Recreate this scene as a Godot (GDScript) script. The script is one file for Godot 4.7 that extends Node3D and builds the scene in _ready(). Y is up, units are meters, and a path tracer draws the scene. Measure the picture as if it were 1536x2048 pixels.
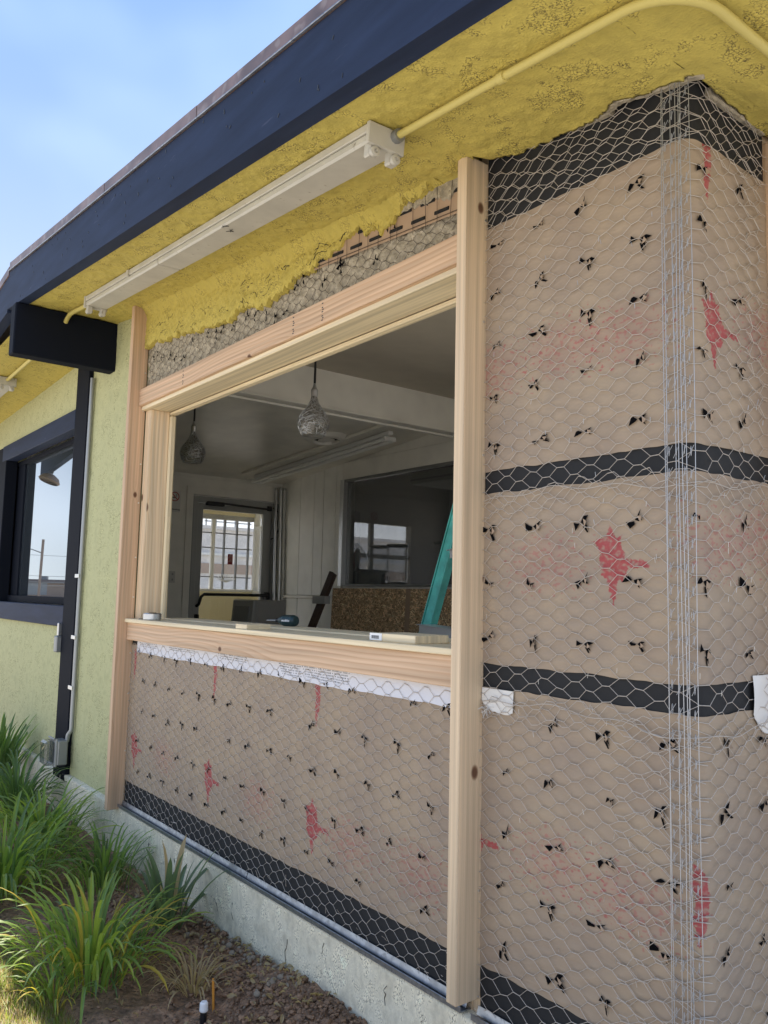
extends Node3D

var M := {}
var taken := {}
var rng := RandomNumberGenerator.new()
const PITCH := 0.0387
const COLUMN := 0.0455

# ---------------------------------------------------------------- mesh building
class MB:
	var v := PackedVector3Array()
	var n := PackedVector3Array()
	var t := PackedVector2Array()
	var ix := PackedInt32Array()

	func tri(a: Vector3, b: Vector3, c: Vector3, na: Vector3, nb: Vector3, nc: Vector3, ta := Vector2.ZERO, tb := Vector2.ZERO, tc := Vector2.ZERO) -> void:
		var k := v.size()
		v.append(a)
		v.append(b)
		v.append(c)
		n.append(na)
		n.append(nb)
		n.append(nc)
		t.append(ta)
		t.append(tb)
		t.append(tc)
		if (b - a).cross(c - a).dot(na + nb + nc) > 0.0:
			ix.append_array(PackedInt32Array([k, k + 2, k + 1]))
		else:
			ix.append_array(PackedInt32Array([k, k + 1, k + 2]))

	func quad(a: Vector3, b: Vector3, c: Vector3, d: Vector3, nn: Vector3, ta := Vector2.ZERO, tb := Vector2.ZERO, tc := Vector2.ZERO, td := Vector2.ZERO) -> void:
		tri(a, b, c, nn, nn, nn, ta, tb, tc)
		tri(a, c, d, nn, nn, nn, ta, tc, td)

	func face_uv(p: Vector3, axis: int, long_axis: int, off: Vector2) -> Vector2:
		if axis == long_axis:
			return Vector2(p[(long_axis + 1) % 3] * 0.15 + off.x, p[(long_axis + 2) % 3] + off.y)
		var other := 3 - long_axis - axis
		return Vector2(p[long_axis] + off.x, p[other] + off.y + 0.061 * axis)

	func box(x: Transform3D, s: Vector3, bev := 0.0015, off := Vector2.ZERO) -> MB:
		var h := s * 0.5
		var b := minf(bev, minf(h.x, minf(h.y, h.z)) * 0.45)
		var la := s.max_axis_index()
		var around := [[-1, -1], [1, -1], [1, 1], [-1, 1]]
		for i in 3:
			var j := (i + 1) % 3
			var k := (i + 2) % 3
			for sg in [-1.0, 1.0]:
				var q: Array[Vector3] = []
				var u: Array[Vector2] = []
				for a in around:
					var p := Vector3.ZERO
					p[i] = sg * h[i]
					p[j] = a[0] * (h[j] - b)
					p[k] = a[1] * (h[k] - b)
					q.append(x * p)
					u.append(face_uv(p, i, la, off))
				var nn := Vector3.ZERO
				nn[i] = sg
				quad(q[0], q[1], q[2], q[3], (x.basis * nn).normalized(), u[0], u[1], u[2], u[3])
		if b > 0.0:
			for i in 3:
				var j := (i + 1) % 3
				var k := (i + 2) % 3
				for sj in [-1.0, 1.0]:
					for sk in [-1.0, 1.0]:
						var q: Array[Vector3] = []
						var u: Array[Vector2] = []
						for si in [-1.0, 1.0]:
							for w in [0, 1]:
								var p := Vector3.ZERO
								p[i] = si * (h[i] - b)
								p[j] = sj * (h[j] - (b if w == 1 else 0.0))
								p[k] = sk * (h[k] - (0.0 if w == 1 else b))
								q.append(x * p)
								u.append(face_uv(p, j if j != la else k, la, off))
						var nn := Vector3.ZERO
						nn[j] = sj
						nn[k] = sk
						quad(q[0], q[1], q[3], q[2], (x.basis * nn).normalized(), u[0], u[1], u[3], u[2])
			for sx in [-1.0, 1.0]:
				for sy in [-1.0, 1.0]:
					for sz in [-1.0, 1.0]:
						var a := Vector3(sx * h.x, sy * (h.y - b), sz * (h.z - b))
						var c := Vector3(sx * (h.x - b), sy * h.y, sz * (h.z - b))
						var d := Vector3(sx * (h.x - b), sy * (h.y - b), sz * h.z)
						var nn := (x.basis * Vector3(sx, sy, sz)).normalized()
						tri(x * a, x * c, x * d, nn, nn, nn)
		return self

	# a box between two corners
	func span(a: Vector3, c: Vector3, bev := 0.0015, off := Vector2.ZERO) -> MB:
		var lo := Vector3(minf(a.x, c.x), minf(a.y, c.y), minf(a.z, c.z))
		var hi := Vector3(maxf(a.x, c.x), maxf(a.y, c.y), maxf(a.z, c.z))
		return box(Transform3D(Basis(), (lo + hi) * 0.5), hi - lo, bev, off)

	# a bar from a to b: w wide across «side», d deep
	func bar(a: Vector3, b: Vector3, side: Vector3, w: float, d: float, bev := 0.001, off := Vector2.ZERO) -> MB:
		var y := (b - a).normalized()
		var x := (side - y * side.dot(y)).normalized()
		return box(Transform3D(Basis(x, y, x.cross(y)), (a + b) * 0.5), Vector3(w, a.distance_to(b), d), bev, off)

	func tube(pts: PackedVector3Array, r: float, sides := 8, caps := true) -> MB:
		var up := Vector3.UP
		var first := (pts[1] - pts[0]).normalized()
		if absf(first.dot(up)) > 0.9:
			up = Vector3.RIGHT
		var base := v.size()
		var m := pts.size()
		for i in m:
			var d := (pts[mini(i + 1, m - 1)] - pts[maxi(i - 1, 0)]).normalized()
			var sx := (up - d * up.dot(d)).normalized()
			up = sx
			var sy := d.cross(sx)
			for k in sides:
				var a := TAU * k / sides
				var o := sx * cos(a) + sy * sin(a)
				v.append(pts[i] + o * r)
				n.append(o)
				t.append(Vector2(k / float(sides), i * 0.1))
		for i in m - 1:
			for k in sides:
				var a := base + i * sides + k
				var b := base + i * sides + (k + 1) % sides
				ix.append_array(PackedInt32Array([a, a + sides, b, b, a + sides, b + sides]))
		if caps:
			for e in [0, m - 1]:
				var d := (pts[0] - pts[1]).normalized() if e == 0 else (pts[m - 1] - pts[m - 2]).normalized()
				for k in range(1, sides - 1):
					var s0: int = base + e * sides
					tri(v[s0], v[s0 + k], v[s0 + k + 1], d, d, d)
		return self

	func wire(a: Vector3, b: Vector3, r: float) -> void:
		var d := (b - a).normalized()
		var up := Vector3.FORWARD if absf(d.z) < 0.8 else Vector3.UP
		var sx := d.cross(up).normalized()
		var sy := d.cross(sx)
		var k := v.size()
		for p in [a, b]:
			for o in [sx, sy, -sx, -sy]:
				v.append(p + o * r)
				n.append(o)
				t.append(Vector2.ZERO)
		for i in 4:
			var j := (i + 1) % 4
			ix.append_array(PackedInt32Array([k + i, k + i + 4, k + j, k + j, k + i + 4, k + j + 4]))

	func lathe(x: Transform3D, prof: Array, sides := 20) -> MB:
		for i in prof.size() - 1:
			var a: Vector2 = prof[i]
			var b: Vector2 = prof[i + 1]
			var dn := Vector2(b.y - a.y, a.x - b.x).normalized()
			for k in sides:
				var u0 := TAU * k / sides
				var u1 := TAU * (k + 1) / sides
				var c0 := Vector3(cos(u0), 0, sin(u0))
				var c1 := Vector3(cos(u1), 0, sin(u1))
				var n0 := (x.basis * (c0 * dn.x + Vector3.UP * dn.y)).normalized()
				var n1 := (x.basis * (c1 * dn.x + Vector3.UP * dn.y)).normalized()
				var p0 := x * (c0 * a.x + Vector3.UP * a.y)
				var p1 := x * (c1 * a.x + Vector3.UP * a.y)
				var p2 := x * (c1 * b.x + Vector3.UP * b.y)
				var p3 := x * (c0 * b.x + Vector3.UP * b.y)
				tri(p0, p1, p2, n0, n1, n1)
				tri(p0, p2, p3, n0, n1, n0)
		return self

	# a smooth sheet: f(u, w) gives the point, hint its outer side
	func grid(nu: int, nv: int, f: Callable, hint: Vector3, uv_scale := Vector2.ONE) -> MB:
		var base := v.size()
		var pts := PackedVector3Array()
		pts.resize((nu + 1) * (nv + 1))
		for j in nv + 1:
			for i in nu + 1:
				pts[j * (nu + 1) + i] = f.call(i / float(nu), j / float(nv))
		var mi := nu / 2
		var mj := nv / 2
		var w := nu + 1
		var du := pts[mj * w + mini(mi + 1, nu)] - pts[mj * w + maxi(mi - 1, 0)]
		var dv := pts[mini(mj + 1, nv) * w + mi] - pts[maxi(mj - 1, 0) * w + mi]
		var sg := 1.0 if du.cross(dv).dot(hint) > 0.0 else -1.0
		for j in nv + 1:
			for i in w:
				var a := pts[j * w + mini(i + 1, nu)] - pts[j * w + maxi(i - 1, 0)]
				var b := pts[mini(j + 1, nv) * w + i] - pts[maxi(j - 1, 0) * w + i]
				v.append(pts[j * w + i])
				n.append((a.cross(b) * sg).normalized())
				t.append(Vector2(i / float(nu), j / float(nv)) * uv_scale)
		for j in nv:
			for i in nu:
				var a := base + j * w + i
				if sg > 0.0:
					ix.append_array(PackedInt32Array([a, a + w + 1, a + 1, a, a + w, a + w + 1]))
				else:
					ix.append_array(PackedInt32Array([a, a + 1, a + w + 1, a, a + w + 1, a + w]))
		return self

	# a flat plate: outline in (x, y), from z0 to z1
	func plate(x: Transform3D, outline: PackedVector2Array, z0: float, z1: float) -> MB:
		var ids := Geometry2D.triangulate_polygon(outline)
		var nz := (x.basis * Vector3(0, 0, 1)).normalized()
		for k in range(0, ids.size(), 3):
			var q := []
			for e in 3:
				q.append(outline[ids[k + e]])
			tri(x * Vector3(q[0].x, q[0].y, z1), x * Vector3(q[1].x, q[1].y, z1), x * Vector3(q[2].x, q[2].y, z1), nz, nz, nz, q[0], q[1], q[2])
			tri(x * Vector3(q[0].x, q[0].y, z0), x * Vector3(q[1].x, q[1].y, z0), x * Vector3(q[2].x, q[2].y, z0), -nz, -nz, -nz, q[0], q[1], q[2])
		var ccw := not Geometry2D.is_polygon_clockwise(outline)
		for k in outline.size():
			var a := outline[k]
			var b := outline[(k + 1) % outline.size()]
			var e := Vector2(b.y - a.y, a.x - b.x).normalized() * (1.0 if ccw else -1.0)
			quad(x * Vector3(a.x, a.y, z0), x * Vector3(b.x, b.y, z0), x * Vector3(b.x, b.y, z1), x * Vector3(a.x, a.y, z1), (x.basis * Vector3(e.x, e.y, 0)).normalized(), a, b, b, a)
		return self

	func mesh(into: ArrayMesh = null) -> ArrayMesh:
		var m := into if into != null else ArrayMesh.new()
		var arr := []
		arr.resize(Mesh.ARRAY_MAX)
		arr[Mesh.ARRAY_VERTEX] = v
		arr[Mesh.ARRAY_NORMAL] = n
		arr[Mesh.ARRAY_TEX_UV] = t
		arr[Mesh.ARRAY_INDEX] = ix
		m.add_surface_from_arrays(Mesh.PRIMITIVE_TRIANGLES, arr)
		return m

# ---------------------------------------------------------------- scene tree
func numbered(base: String, owner_id := 0) -> String:
	var key := base + str(owner_id)
	var k: int = taken.get(key, 0)
	taken[key] = k + 1
	return base if k == 0 else "%s_%03d" % [base, k]

func tag(o: Node3D, label: String, category: String, group := "", kind := "") -> Node3D:
	if label:
		o.set_meta("label", label)
	if category:
		o.set_meta("category", category)
	if group:
		o.set_meta("group", group)
	if kind:
		o.set_meta("kind", kind)
	return o

func thing(called: String, label: String, category: String, at := Vector3.ZERO, group := "") -> Node3D:
	var o := Node3D.new()
	o.name = numbered(called)
	add_child(o, true)
	o.position = at
	tag(o, label, category, group)
	return o

func put(called: String, mesh: Mesh, material: Material, parent: Node3D = null, x := Transform3D()) -> MeshInstance3D:
	var o := MeshInstance3D.new()
	var p: Node3D = parent if parent != null else self as Node3D
	o.name = numbered(called, 0 if parent == null else int(parent.get_instance_id() % 100000007))
	o.mesh = mesh
	o.transform = x
	if material != null:
		for s in mesh.get_surface_count():
			o.set_surface_override_material(s, material)
	p.add_child(o, true)
	return o

func at(x: float, y: float, z: float) -> Transform3D:
	return Transform3D(Basis(), Vector3(x, y, z))

func copy_of(src: Node3D, label := "") -> Node3D:
	var c: Node3D = src.duplicate()
	c.name = numbered(String(src.name).rstrip("_0123456789"))
	add_child(c, true)
	if label:
		c.set_meta("label", label)
	return c

# ---------------------------------------------------------------- materials
func lin(r: float, g: float, b: float) -> Color:
	return Color(r, g, b).linear_to_srgb()

func mat(key: String, c: Color, rough := 0.8, metal := 0.0) -> StandardMaterial3D:
	var m := StandardMaterial3D.new()
	m.albedo_color = c
	m.roughness = rough
	m.metallic = metal
	M[key] = m
	return m

func fnl(seed_: int, freq: float, octaves := 4, kind := FastNoiseLite.TYPE_SIMPLEX_SMOOTH, fractal := FastNoiseLite.FRACTAL_FBM) -> FastNoiseLite:
	var f := FastNoiseLite.new()
	f.seed = seed_
	f.frequency = freq
	f.noise_type = kind
	f.fractal_type = fractal
	f.fractal_octaves = octaves
	if kind == FastNoiseLite.TYPE_CELLULAR:
		f.cellular_return_type = FastNoiseLite.RETURN_DISTANCE2_SUB
		f.cellular_jitter = 1.0
		f.domain_warp_enabled = true
		f.domain_warp_amplitude = 14.0
		f.domain_warp_frequency = 0.03
	return f

func bytes_of(f: FastNoiseLite, w: int, h: int) -> PackedByteArray:
	var im := f.get_seamless_image(w, h, false, false, 0.12, true)
	im.convert(Image.FORMAT_L8)
	return im.get_data()

func image_tex(w: int, h: int, data: PackedByteArray, channels := 3) -> ImageTexture:
	var im := Image.create_from_data(w, h, false, Image.FORMAT_RGB8 if channels == 3 else Image.FORMAT_L8, data)
	im.generate_mipmaps()
	return ImageTexture.create_from_image(im)

# base colour with slow tone drift and small dark or light marks where a mask allows them; returns [colour, relief]
func weathered(w: int, base: Color, drift: float, mark: Color, mark_at: float, mask_at: float, fine_freq: float, seed_: int, mask_freq := 0.006, fine_kind := FastNoiseLite.TYPE_SIMPLEX_SMOOTH) -> Array:
	var slow := bytes_of(fnl(seed_, mask_freq, 3), w, w)
	var fine := bytes_of(fnl(seed_ + 1, fine_freq, 3, fine_kind), w, w)
	var mid := bytes_of(fnl(seed_ + 2, fine_freq * 0.22, 3), w, w)
	var col := PackedByteArray()
	col.resize(w * w * 3)
	var rel := PackedByteArray()
	rel.resize(w * w)
	var bc := [base.r * 255.0, base.g * 255.0, base.b * 255.0]
	var mc := [mark.r * 255.0, mark.g * 255.0, mark.b * 255.0]
	for i in w * w:
		var s := slow[i] / 255.0
		var f := fine[i] / 255.0
		var m := mid[i] / 255.0
		var k := 1.0 + drift * ((s - 0.5) + 0.6 * (m - 0.5) + 0.3 * (f - 0.5))
		var a := clampf((mark_at - f) * 9.0, 0.0, 1.0) * clampf((s * 0.6 + m * 0.4 - mask_at) * 8.0, 0.0, 1.0)
		for c in 3:
			col[i * 3 + c] = clampi(int(lerpf(bc[c] * k, mc[c], a)), 0, 255)
		rel[i] = clampi(int(255.0 * (0.62 * m + 0.38 * f - 0.35 * a)), 0, 255)
	return [image_tex(w, w, col), image_tex(w, w, rel, 1)]

func tri_mat(key: String, maps: Array, metres: float, relief: float, rough := 0.9) -> StandardMaterial3D:
	var m := mat(key, Color.WHITE, rough)
	m.albedo_texture = maps[0]
	if relief > 0.0:
		m.heightmap_enabled = true
		m.heightmap_texture = maps[1]
		m.heightmap_scale = relief
	m.uv1_triplanar = true
	m.uv1_world_triplanar = true
	m.uv1_scale = Vector3.ONE / metres
	return m

# sawn softwood, 2.4 m by 0.25 m
func wood(key: String, early: Color, late: Color, pith: float, rings: float, seed_: int, knots: Array, rough := 0.72, streak := 0.5) -> StandardMaterial3D:
	var w := 1024
	var h := 192
	var wob := fnl(seed_, 0.004, 2)
	var fib := fnl(seed_ + 1, 0.02, 3)
	var tone := fnl(seed_ + 2, 0.006, 2)
	var col := PackedByteArray()
	col.resize(w * h * 3)
	var rel := PackedByteArray()
	rel.resize(w * h)
	for y in h:
		var v := y / float(h) - 0.5
		for x in w:
			var d := 0.22 + 0.30 * wob.get_noise_2d(x * 0.55, 7.0)
			var vv := v - pith + 0.07 * wob.get_noise_2d(x * 0.6, y * 0.8 + 300.0) + 0.012 * fib.get_noise_2d(x * 0.35, y * 0.6)
			var dark := 0.0
			for kn in knots:
				var dx: float = (x / float(w) - kn[0]) * 9.6
				var dy: float = (v - kn[1])
				var q: float = (dx * dx * 0.55 + dy * dy) / (kn[2] * kn[2])
				if q < 14.0:
					vv += 0.05 * exp(-q * 0.25) * signf(dy + 0.0001)
					dark = maxf(dark, clampf(1.3 - q, 0.0, 1.0))
			var r := sqrt(vv * vv + d * d * 0.25)
			var g := fposmod(r * rings, 1.0)
			g = g * g * g * (1.0 - clampf((g - 0.92) * 12.0, 0.0, 1.0))
			var f := 0.7 * fib.get_noise_2d(x * 0.18, y * 11.0) + 0.5 * fib.get_noise_2d(x * 0.5, y * 30.0)
			var a := clampf(g * 0.75 + f * streak * 0.38 + 0.12, 0.0, 1.0)
			var c := early.lerp(late, a)
			c = c * (1.0 + 0.12 * tone.get_noise_2d(x * 0.35, y * 9.0))
			c = c.lerp(Color(0.30, 0.17, 0.10), dark * 0.8)
			var i := y * w + x
			col[i * 3] = clampi(int(c.r * 255.0), 0, 255)
			col[i * 3 + 1] = clampi(int(c.g * 255.0), 0, 255)
			col[i * 3 + 2] = clampi(int(c.b * 255.0), 0, 255)
			rel[i] = clampi(int(128.0 + 60.0 * f - 40.0 * g), 0, 255)
	var m := mat(key, Color.WHITE, rough)
	m.albedo_texture = image_tex(w, h, col)
	m.heightmap_enabled = true
	m.heightmap_texture = image_tex(w, h, rel, 1)
	m.heightmap_scale = 0.012
	m.uv1_scale = Vector3(1.0 / 2.7, 1.0 / 0.25, 1)
	return m

# kraft building paper w by h metres with its faded red print; marks are [x, y, kind] in metres from the lower left corner
func kraft(key: String, w_m: float, h_m: float, px: float, marks: Array, seed_: int) -> StandardMaterial3D:
	var w := int(w_m * px)
	var h := int(h_m * px)
	var slow := fnl(seed_, 0.005, 3)
	var crease := fnl(seed_ + 1, 0.011, 3, FastNoiseLite.TYPE_SIMPLEX, FastNoiseLite.FRACTAL_RIDGED)
	var grainy := fnl(seed_ + 2, 0.11, 2)
	var speck := fnl(seed_ + 3, 0.055, 2)
	var col := PackedByteArray()
	col.resize(w * h * 3)
	var rel := PackedByteArray()
	rel.resize(w * h)
	for y in h:
		for x in w:
			var s := slow.get_noise_2d(x, y)
			var c := crease.get_noise_2d(x * 0.6, y * 1.3)
			var i := y * w + x
			var k := 1.0 + 0.06 * s + 0.025 * c
			col[i * 3] = clampi(int(158.0 * k), 0, 255)
			col[i * 3 + 1] = clampi(int(140.0 * k), 0, 255)
			col[i * 3 + 2] = clampi(int((120.0 - 3.0 * s) * k), 0, 255)
			rel[i] = clampi(int(128.0 + 60.0 * s + 62.0 * c), 0, 255)
	var bird := PackedVector2Array([Vector2(-0.055, 0.045), Vector2(-0.022, 0.052), Vector2(-0.012, 0.078), Vector2(0.004, 0.05), Vector2(0.02, 0.052), Vector2(0.018, 0.03), Vector2(0.034, -0.004), Vector2(0.088, -0.006), Vector2(0.094, -0.022), Vector2(0.04, -0.022), Vector2(0.026, -0.05), Vector2(0.006, -0.056), Vector2(0.006, -0.082), Vector2(-0.002, -0.11), Vector2(-0.012, -0.08), Vector2(-0.02, -0.05), Vector2(-0.038, -0.034), Vector2(-0.04, 0.012)])
	var tall := PackedVector2Array([Vector2(-0.004, 0.085), Vector2(0.018, 0.06), Vector2(0.022, 0.01), Vector2(0.012, -0.04), Vector2(0.0, -0.085), Vector2(-0.008, -0.03), Vector2(-0.004, 0.02), Vector2(-0.012, 0.05)])
	for mk in marks:
		var cx: float = mk[0] * px
		var cy: float = (h_m - mk[1]) * px
		var kind: String = mk[2]
		var rx: float = (0.1 if kind == "bird" else 0.05 if kind == "tall" else 0.20) * px
		var ry: float = (0.12 if kind != "smear" else 0.095) * px
		for y in range(maxi(0, int(cy - ry)), mini(h, int(cy + ry))):
			for x in range(maxi(0, int(cx - rx)), mini(w, int(cx + rx))):
				var q := Vector2(x - cx, cy - y) / px
				var a := 0.0
				var g := grainy.get_noise_2d(x, y)
				var sp := speck.get_noise_2d(x, y * 1.6)
				if kind == "smear":
					var e := 1.0 - Vector2(q.x / 0.13, q.y / 0.085).length()
					a = clampf((sp * 1.3 + e * 0.42 - 0.52) * 5.0, 0.0, 1.0) * 0.30
					a = maxf(a, 0.06 * clampf(e * 2.0, 0.0, 1.0))
				else:
					var p := q + Vector2(g, sp) * 0.006
					if Geometry2D.is_point_in_polygon(p, bird if kind == "bird" else tall):
						a = clampf(0.74 + 0.9 * minf(0.1, sp) + 0.3 * g, 0.12, 0.82)
				if a > 0.0:
					var i := y * w + x
					col[i * 3] = int(lerpf(col[i * 3], 160.0, a))
					col[i * 3 + 1] = int(lerpf(col[i * 3 + 1], 58.0, a))
					col[i * 3 + 2] = int(lerpf(col[i * 3 + 2], 62.0, a))
	var m := mat(key, Color.WHITE, 0.78)
	m.albedo_texture = image_tex(w, h, col)
	m.heightmap_enabled = true
	m.heightmap_texture = image_tex(w, h, rel, 1)
	m.heightmap_scale = 0.5
	return m

func strand_board() -> void:
	var w := 640
	var col := PackedByteArray()
	col.resize(w * w * 3)
	for i in w * w:
		col[i * 3] = 120
		col[i * 3 + 1] = 92
		col[i * 3 + 2] = 62
	var r := RandomNumberGenerator.new()
	r.seed = 41
	for k in 3600:
		var c := Vector2(r.randf() * w, r.randf() * w)
		var ang := r.randfn(0.0, 0.7)
		var ln := r.randf_range(14, 46)
		var wd := r.randf_range(3, 9)
		var tone := r.randf_range(0.62, 1.18)
		var rgb := Color(0.98, 0.86, 0.69).lerp(Color(0.76, 0.62, 0.46), r.randf()) * tone
		var dx := Vector2(cos(ang), sin(ang))
		var dy := Vector2(-dx.y, dx.x)
		for a in range(int(-ln), int(ln)):
			for b in range(int(-wd), int(wd)):
				var p := c + dx * a * 0.75 + dy * b * 0.75
				var i := (posmod(int(p.y), w) * w + posmod(int(p.x), w)) * 3
				var e := 0.86 if absi(b) > wd - 2 else 1.0
				col[i] = clampi(int(rgb.r * 255 * e), 0, 255)
				col[i + 1] = clampi(int(rgb.g * 255 * e), 0, 255)
				col[i + 2] = clampi(int(rgb.b * 255 * e), 0, 255)
	var m := mat("osb", Color.WHITE, 0.85)
	m.albedo_texture = image_tex(w, w, col)
	m.uv1_triplanar = true
	m.uv1_scale = Vector3.ONE / 0.62

# white house wrap with rows of tiny grey print
func wrap_print() -> void:
	var w := 2048
	var h := 64
	var col := PackedByteArray()
	col.resize(w * h * 3)
	col.fill(214)
	for i in w * h:
		col[i * 3 + 2] = 220
	var r := RandomNumberGenerator.new()
	r.seed = 5
	for blk in [[20, 190, 6, 4], [330, 240, 8, 3], [760, 210, 12, 3], [1180, 130, 14, 5], [1310, 250, 4, 6]]:
		for row in blk[3]:
			var y0: int = blk[2] + row * 8
			var x: int = blk[0] + row * 6
			while x < blk[0] + blk[1]:
				var wd := r.randi_range(2, 5)
				for yy in range(y0, mini(h, y0 + 4)):
					for xx in range(x, mini(w, x + wd)):
						if r.randf() < 0.75:
							var i := (yy * w + xx) * 3
							col[i] = 90
							col[i + 1] = 92
							col[i + 2] = 98
				x += wd + (2 if r.randf() < 0.8 else 7)
	var m := mat("wrap", Color.WHITE, 0.6)
	m.albedo_texture = image_tex(w, h, col)
	m.backlight_enabled = true
	m.backlight = Color(0.2, 0.2, 0.2)

func make_materials() -> void:
	# painted stucco: the sheltered soffit kept its gold, the wall below has bleached
	tri_mat("soffit", weathered(1024, lin(0.55, 0.445, 0.100), 0.15, lin(0.09, 0.07, 0.025), 0.20, 0.51, 0.12, 11, 0.006, FastNoiseLite.TYPE_CELLULAR), 1.1, 0.42)
	tri_mat("stucco", weathered(1024, lin(0.52, 0.515, 0.275), 0.16, lin(0.15, 0.145, 0.075), 0.21, 0.47, 0.13, 21, 0.006, FastNoiseLite.TYPE_CELLULAR), 1.1, 0.28)
	tri_mat("foundation", weathered(1024, lin(0.82, 0.75, 0.57), 0.26, lin(0.10, 0.09, 0.065), 0.185, 0.50, 0.10, 31, 0.007, FastNoiseLite.TYPE_CELLULAR), 0.9, 0.3).uv1_scale = Vector3(1.3, 0.9, 1.3)
	tri_mat("mortar", weathered(512, lin(0.37, 0.32, 0.235), 0.4, lin(0.07, 0.06, 0.045), 0.28, 0.5, 0.09, 51, 0.02), 0.4, 0.35)
	tri_mat("soil", weathered(512, lin(0.27, 0.165, 0.10), 0.6, lin(0.07, 0.045, 0.03), 0.32, 0.45, 0.06, 61, 0.02), 0.5, 1.2)
	tri_mat("pavement", weathered(512, lin(0.56, 0.52, 0.45), 0.2, lin(0.2, 0.19, 0.17), 0.3, 0.5, 0.06, 71, 0.01), 1.5, 0.1)
	tri_mat("turf", weathered(512, lin(0.24, 0.21, 0.10), 0.6, lin(0.28, 0.23, 0.13), 0.45, 0.35, 0.05, 81, 0.02), 0.7, 1.0)
	tri_mat("fascia", weathered(1024, lin(0.021, 0.031, 0.062), 0.20, lin(0.05, 0.06, 0.10), 0.24, 0.55, 0.03, 91, 0.01), 1.4, 0.06, 0.6)
	(M["fascia"] as StandardMaterial3D).metallic_specular = 0.25
	(M["fascia"] as StandardMaterial3D).uv1_scale = Vector3(1.0 / 5.0, 1.0 / 0.8, 1.0 / 0.8)
	tri_mat("interior", weathered(512, lin(0.84, 0.815, 0.735), 0.06, lin(0.4, 0.38, 0.3), 0.25, 0.6, 0.02, 101, 0.01), 2.0, 0.02, 0.5)
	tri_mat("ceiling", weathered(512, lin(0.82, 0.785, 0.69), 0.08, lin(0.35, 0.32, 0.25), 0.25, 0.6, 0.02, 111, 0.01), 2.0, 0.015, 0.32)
	tri_mat("plank_paint", weathered(512, lin(0.88, 0.87, 0.80), 0.06, lin(0.4, 0.38, 0.3), 0.25, 0.6, 0.02, 105, 0.01), 2.0, 0.02, 0.5)
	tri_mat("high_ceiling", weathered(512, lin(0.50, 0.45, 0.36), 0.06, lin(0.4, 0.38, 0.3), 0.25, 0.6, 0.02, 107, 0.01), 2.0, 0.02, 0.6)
	tri_mat("zinc", weathered(256, lin(0.34, 0.36, 0.39), 0.30, lin(0.22, 0.235, 0.26), 0.4, 0.4, 0.05, 121, 0.03), 0.3, 0.0, 0.38)
	(M["zinc"] as StandardMaterial3D).metallic = 0.85
	tri_mat("copper", weathered(512, lin(0.19, 0.125, 0.105), 0.4, lin(0.28, 0.21, 0.18), 0.42, 0.4, 0.02, 131, 0.008), 0.9, 0.0, 0.42)
	(M["copper"] as StandardMaterial3D).metallic = 0.3
	tri_mat("enamel", weathered(512, lin(0.50, 0.475, 0.405), 0.07, lin(0.20, 0.17, 0.12), 0.20, 0.56, 0.04, 141, 0.012), 0.8, 0.05, 0.45)
	tri_mat("green_fibreglass", weathered(512, lin(0.06, 0.36, 0.30), 0.3, lin(0.45, 0.5, 0.46), 0.22, 0.5, 0.05, 151, 0.01), 0.5, 0.05, 0.5)
	tri_mat("white_block", weathered(512, lin(0.62, 0.60, 0.57), 0.12, lin(0.4, 0.38, 0.35), 0.3, 0.5, 0.05, 161, 0.01), 2.0, 0.1)
	wood("fir", lin(0.62, 0.435, 0.285), lin(0.50, 0.315, 0.185), 0.10, 20.0, 3, [[0.2, 0.1, 0.05], [0.62, -0.2, 0.04]], 0.7, 0.35)
	wood("fir_flat", lin(0.64, 0.455, 0.30), lin(0.47, 0.275, 0.155), -0.02, 17.0, 8, [[0.45, 0.12, 0.04], [0.83, -0.1, 0.05]], 0.7, 0.3)
	wood("stud", lin(0.66, 0.51, 0.345), lin(0.585, 0.435, 0.275), 0.6, 34.0, 14, [[0.22, -0.2, 0.05], [0.41, -0.32, 0.035], [0.58, 0.05, 0.03], [0.8, -0.2, 0.045]], 0.68, 0.4)
	wood("pine", lin(0.80, 0.64, 0.44), lin(0.66, 0.45, 0.26), 0.25, 14.0, 19, [[0.3, 0.0, 0.06], [0.36, 0.06, 0.05], [0.7, -0.04, 0.07], [0.72, 0.12, 0.05]], 0.65, 0.3)
	wood("pine_clear", lin(0.76, 0.64, 0.43), lin(0.70, 0.57, 0.36), 0.5, 18.0, 24, [], 0.6, 0.3)
	wood("dark_wood", lin(0.085, 0.055, 0.04), lin(0.04, 0.025, 0.02), 0.3, 20.0, 29, [], 0.7, 0.4)
	strand_board()
	wrap_print()
	mat("black_paper", lin(0.013, 0.0135, 0.015), 0.8)
	mat("tear_black", lin(0.005, 0.005, 0.006), 0.9).metallic_specular = 0.1
	mat("kraft_plain", lin(0.37, 0.265, 0.18), 0.8)
	mat("navy", lin(0.008, 0.010, 0.016), 0.7).metallic_specular = 0.2
	mat("wire", lin(0.52, 0.465, 0.405), 0.42, 0.3)
	mat("crumb", lin(0.26, 0.21, 0.155), 0.9)
	mat("bright_wire", lin(0.46, 0.47, 0.49), 0.4, 0.6)
	mat("rust_wire", lin(0.085, 0.065, 0.05), 0.7, 0.3)
	mat("lath", lin(0.42, 0.29, 0.19), 0.85)
	mat("steel", lin(0.55, 0.56, 0.57), 0.32, 0.9)
	mat("dull_steel", lin(0.30, 0.31, 0.31), 0.5, 0.6)
	mat("nail", lin(0.72, 0.70, 0.64), 0.3, 0.8)
	mat("black", lin(0.012, 0.012, 0.014), 0.45)
	mat("dark_hole", lin(0.01, 0.01, 0.01), 0.9)
	mat("grey_box", lin(0.36, 0.36, 0.345), 0.5)
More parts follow.
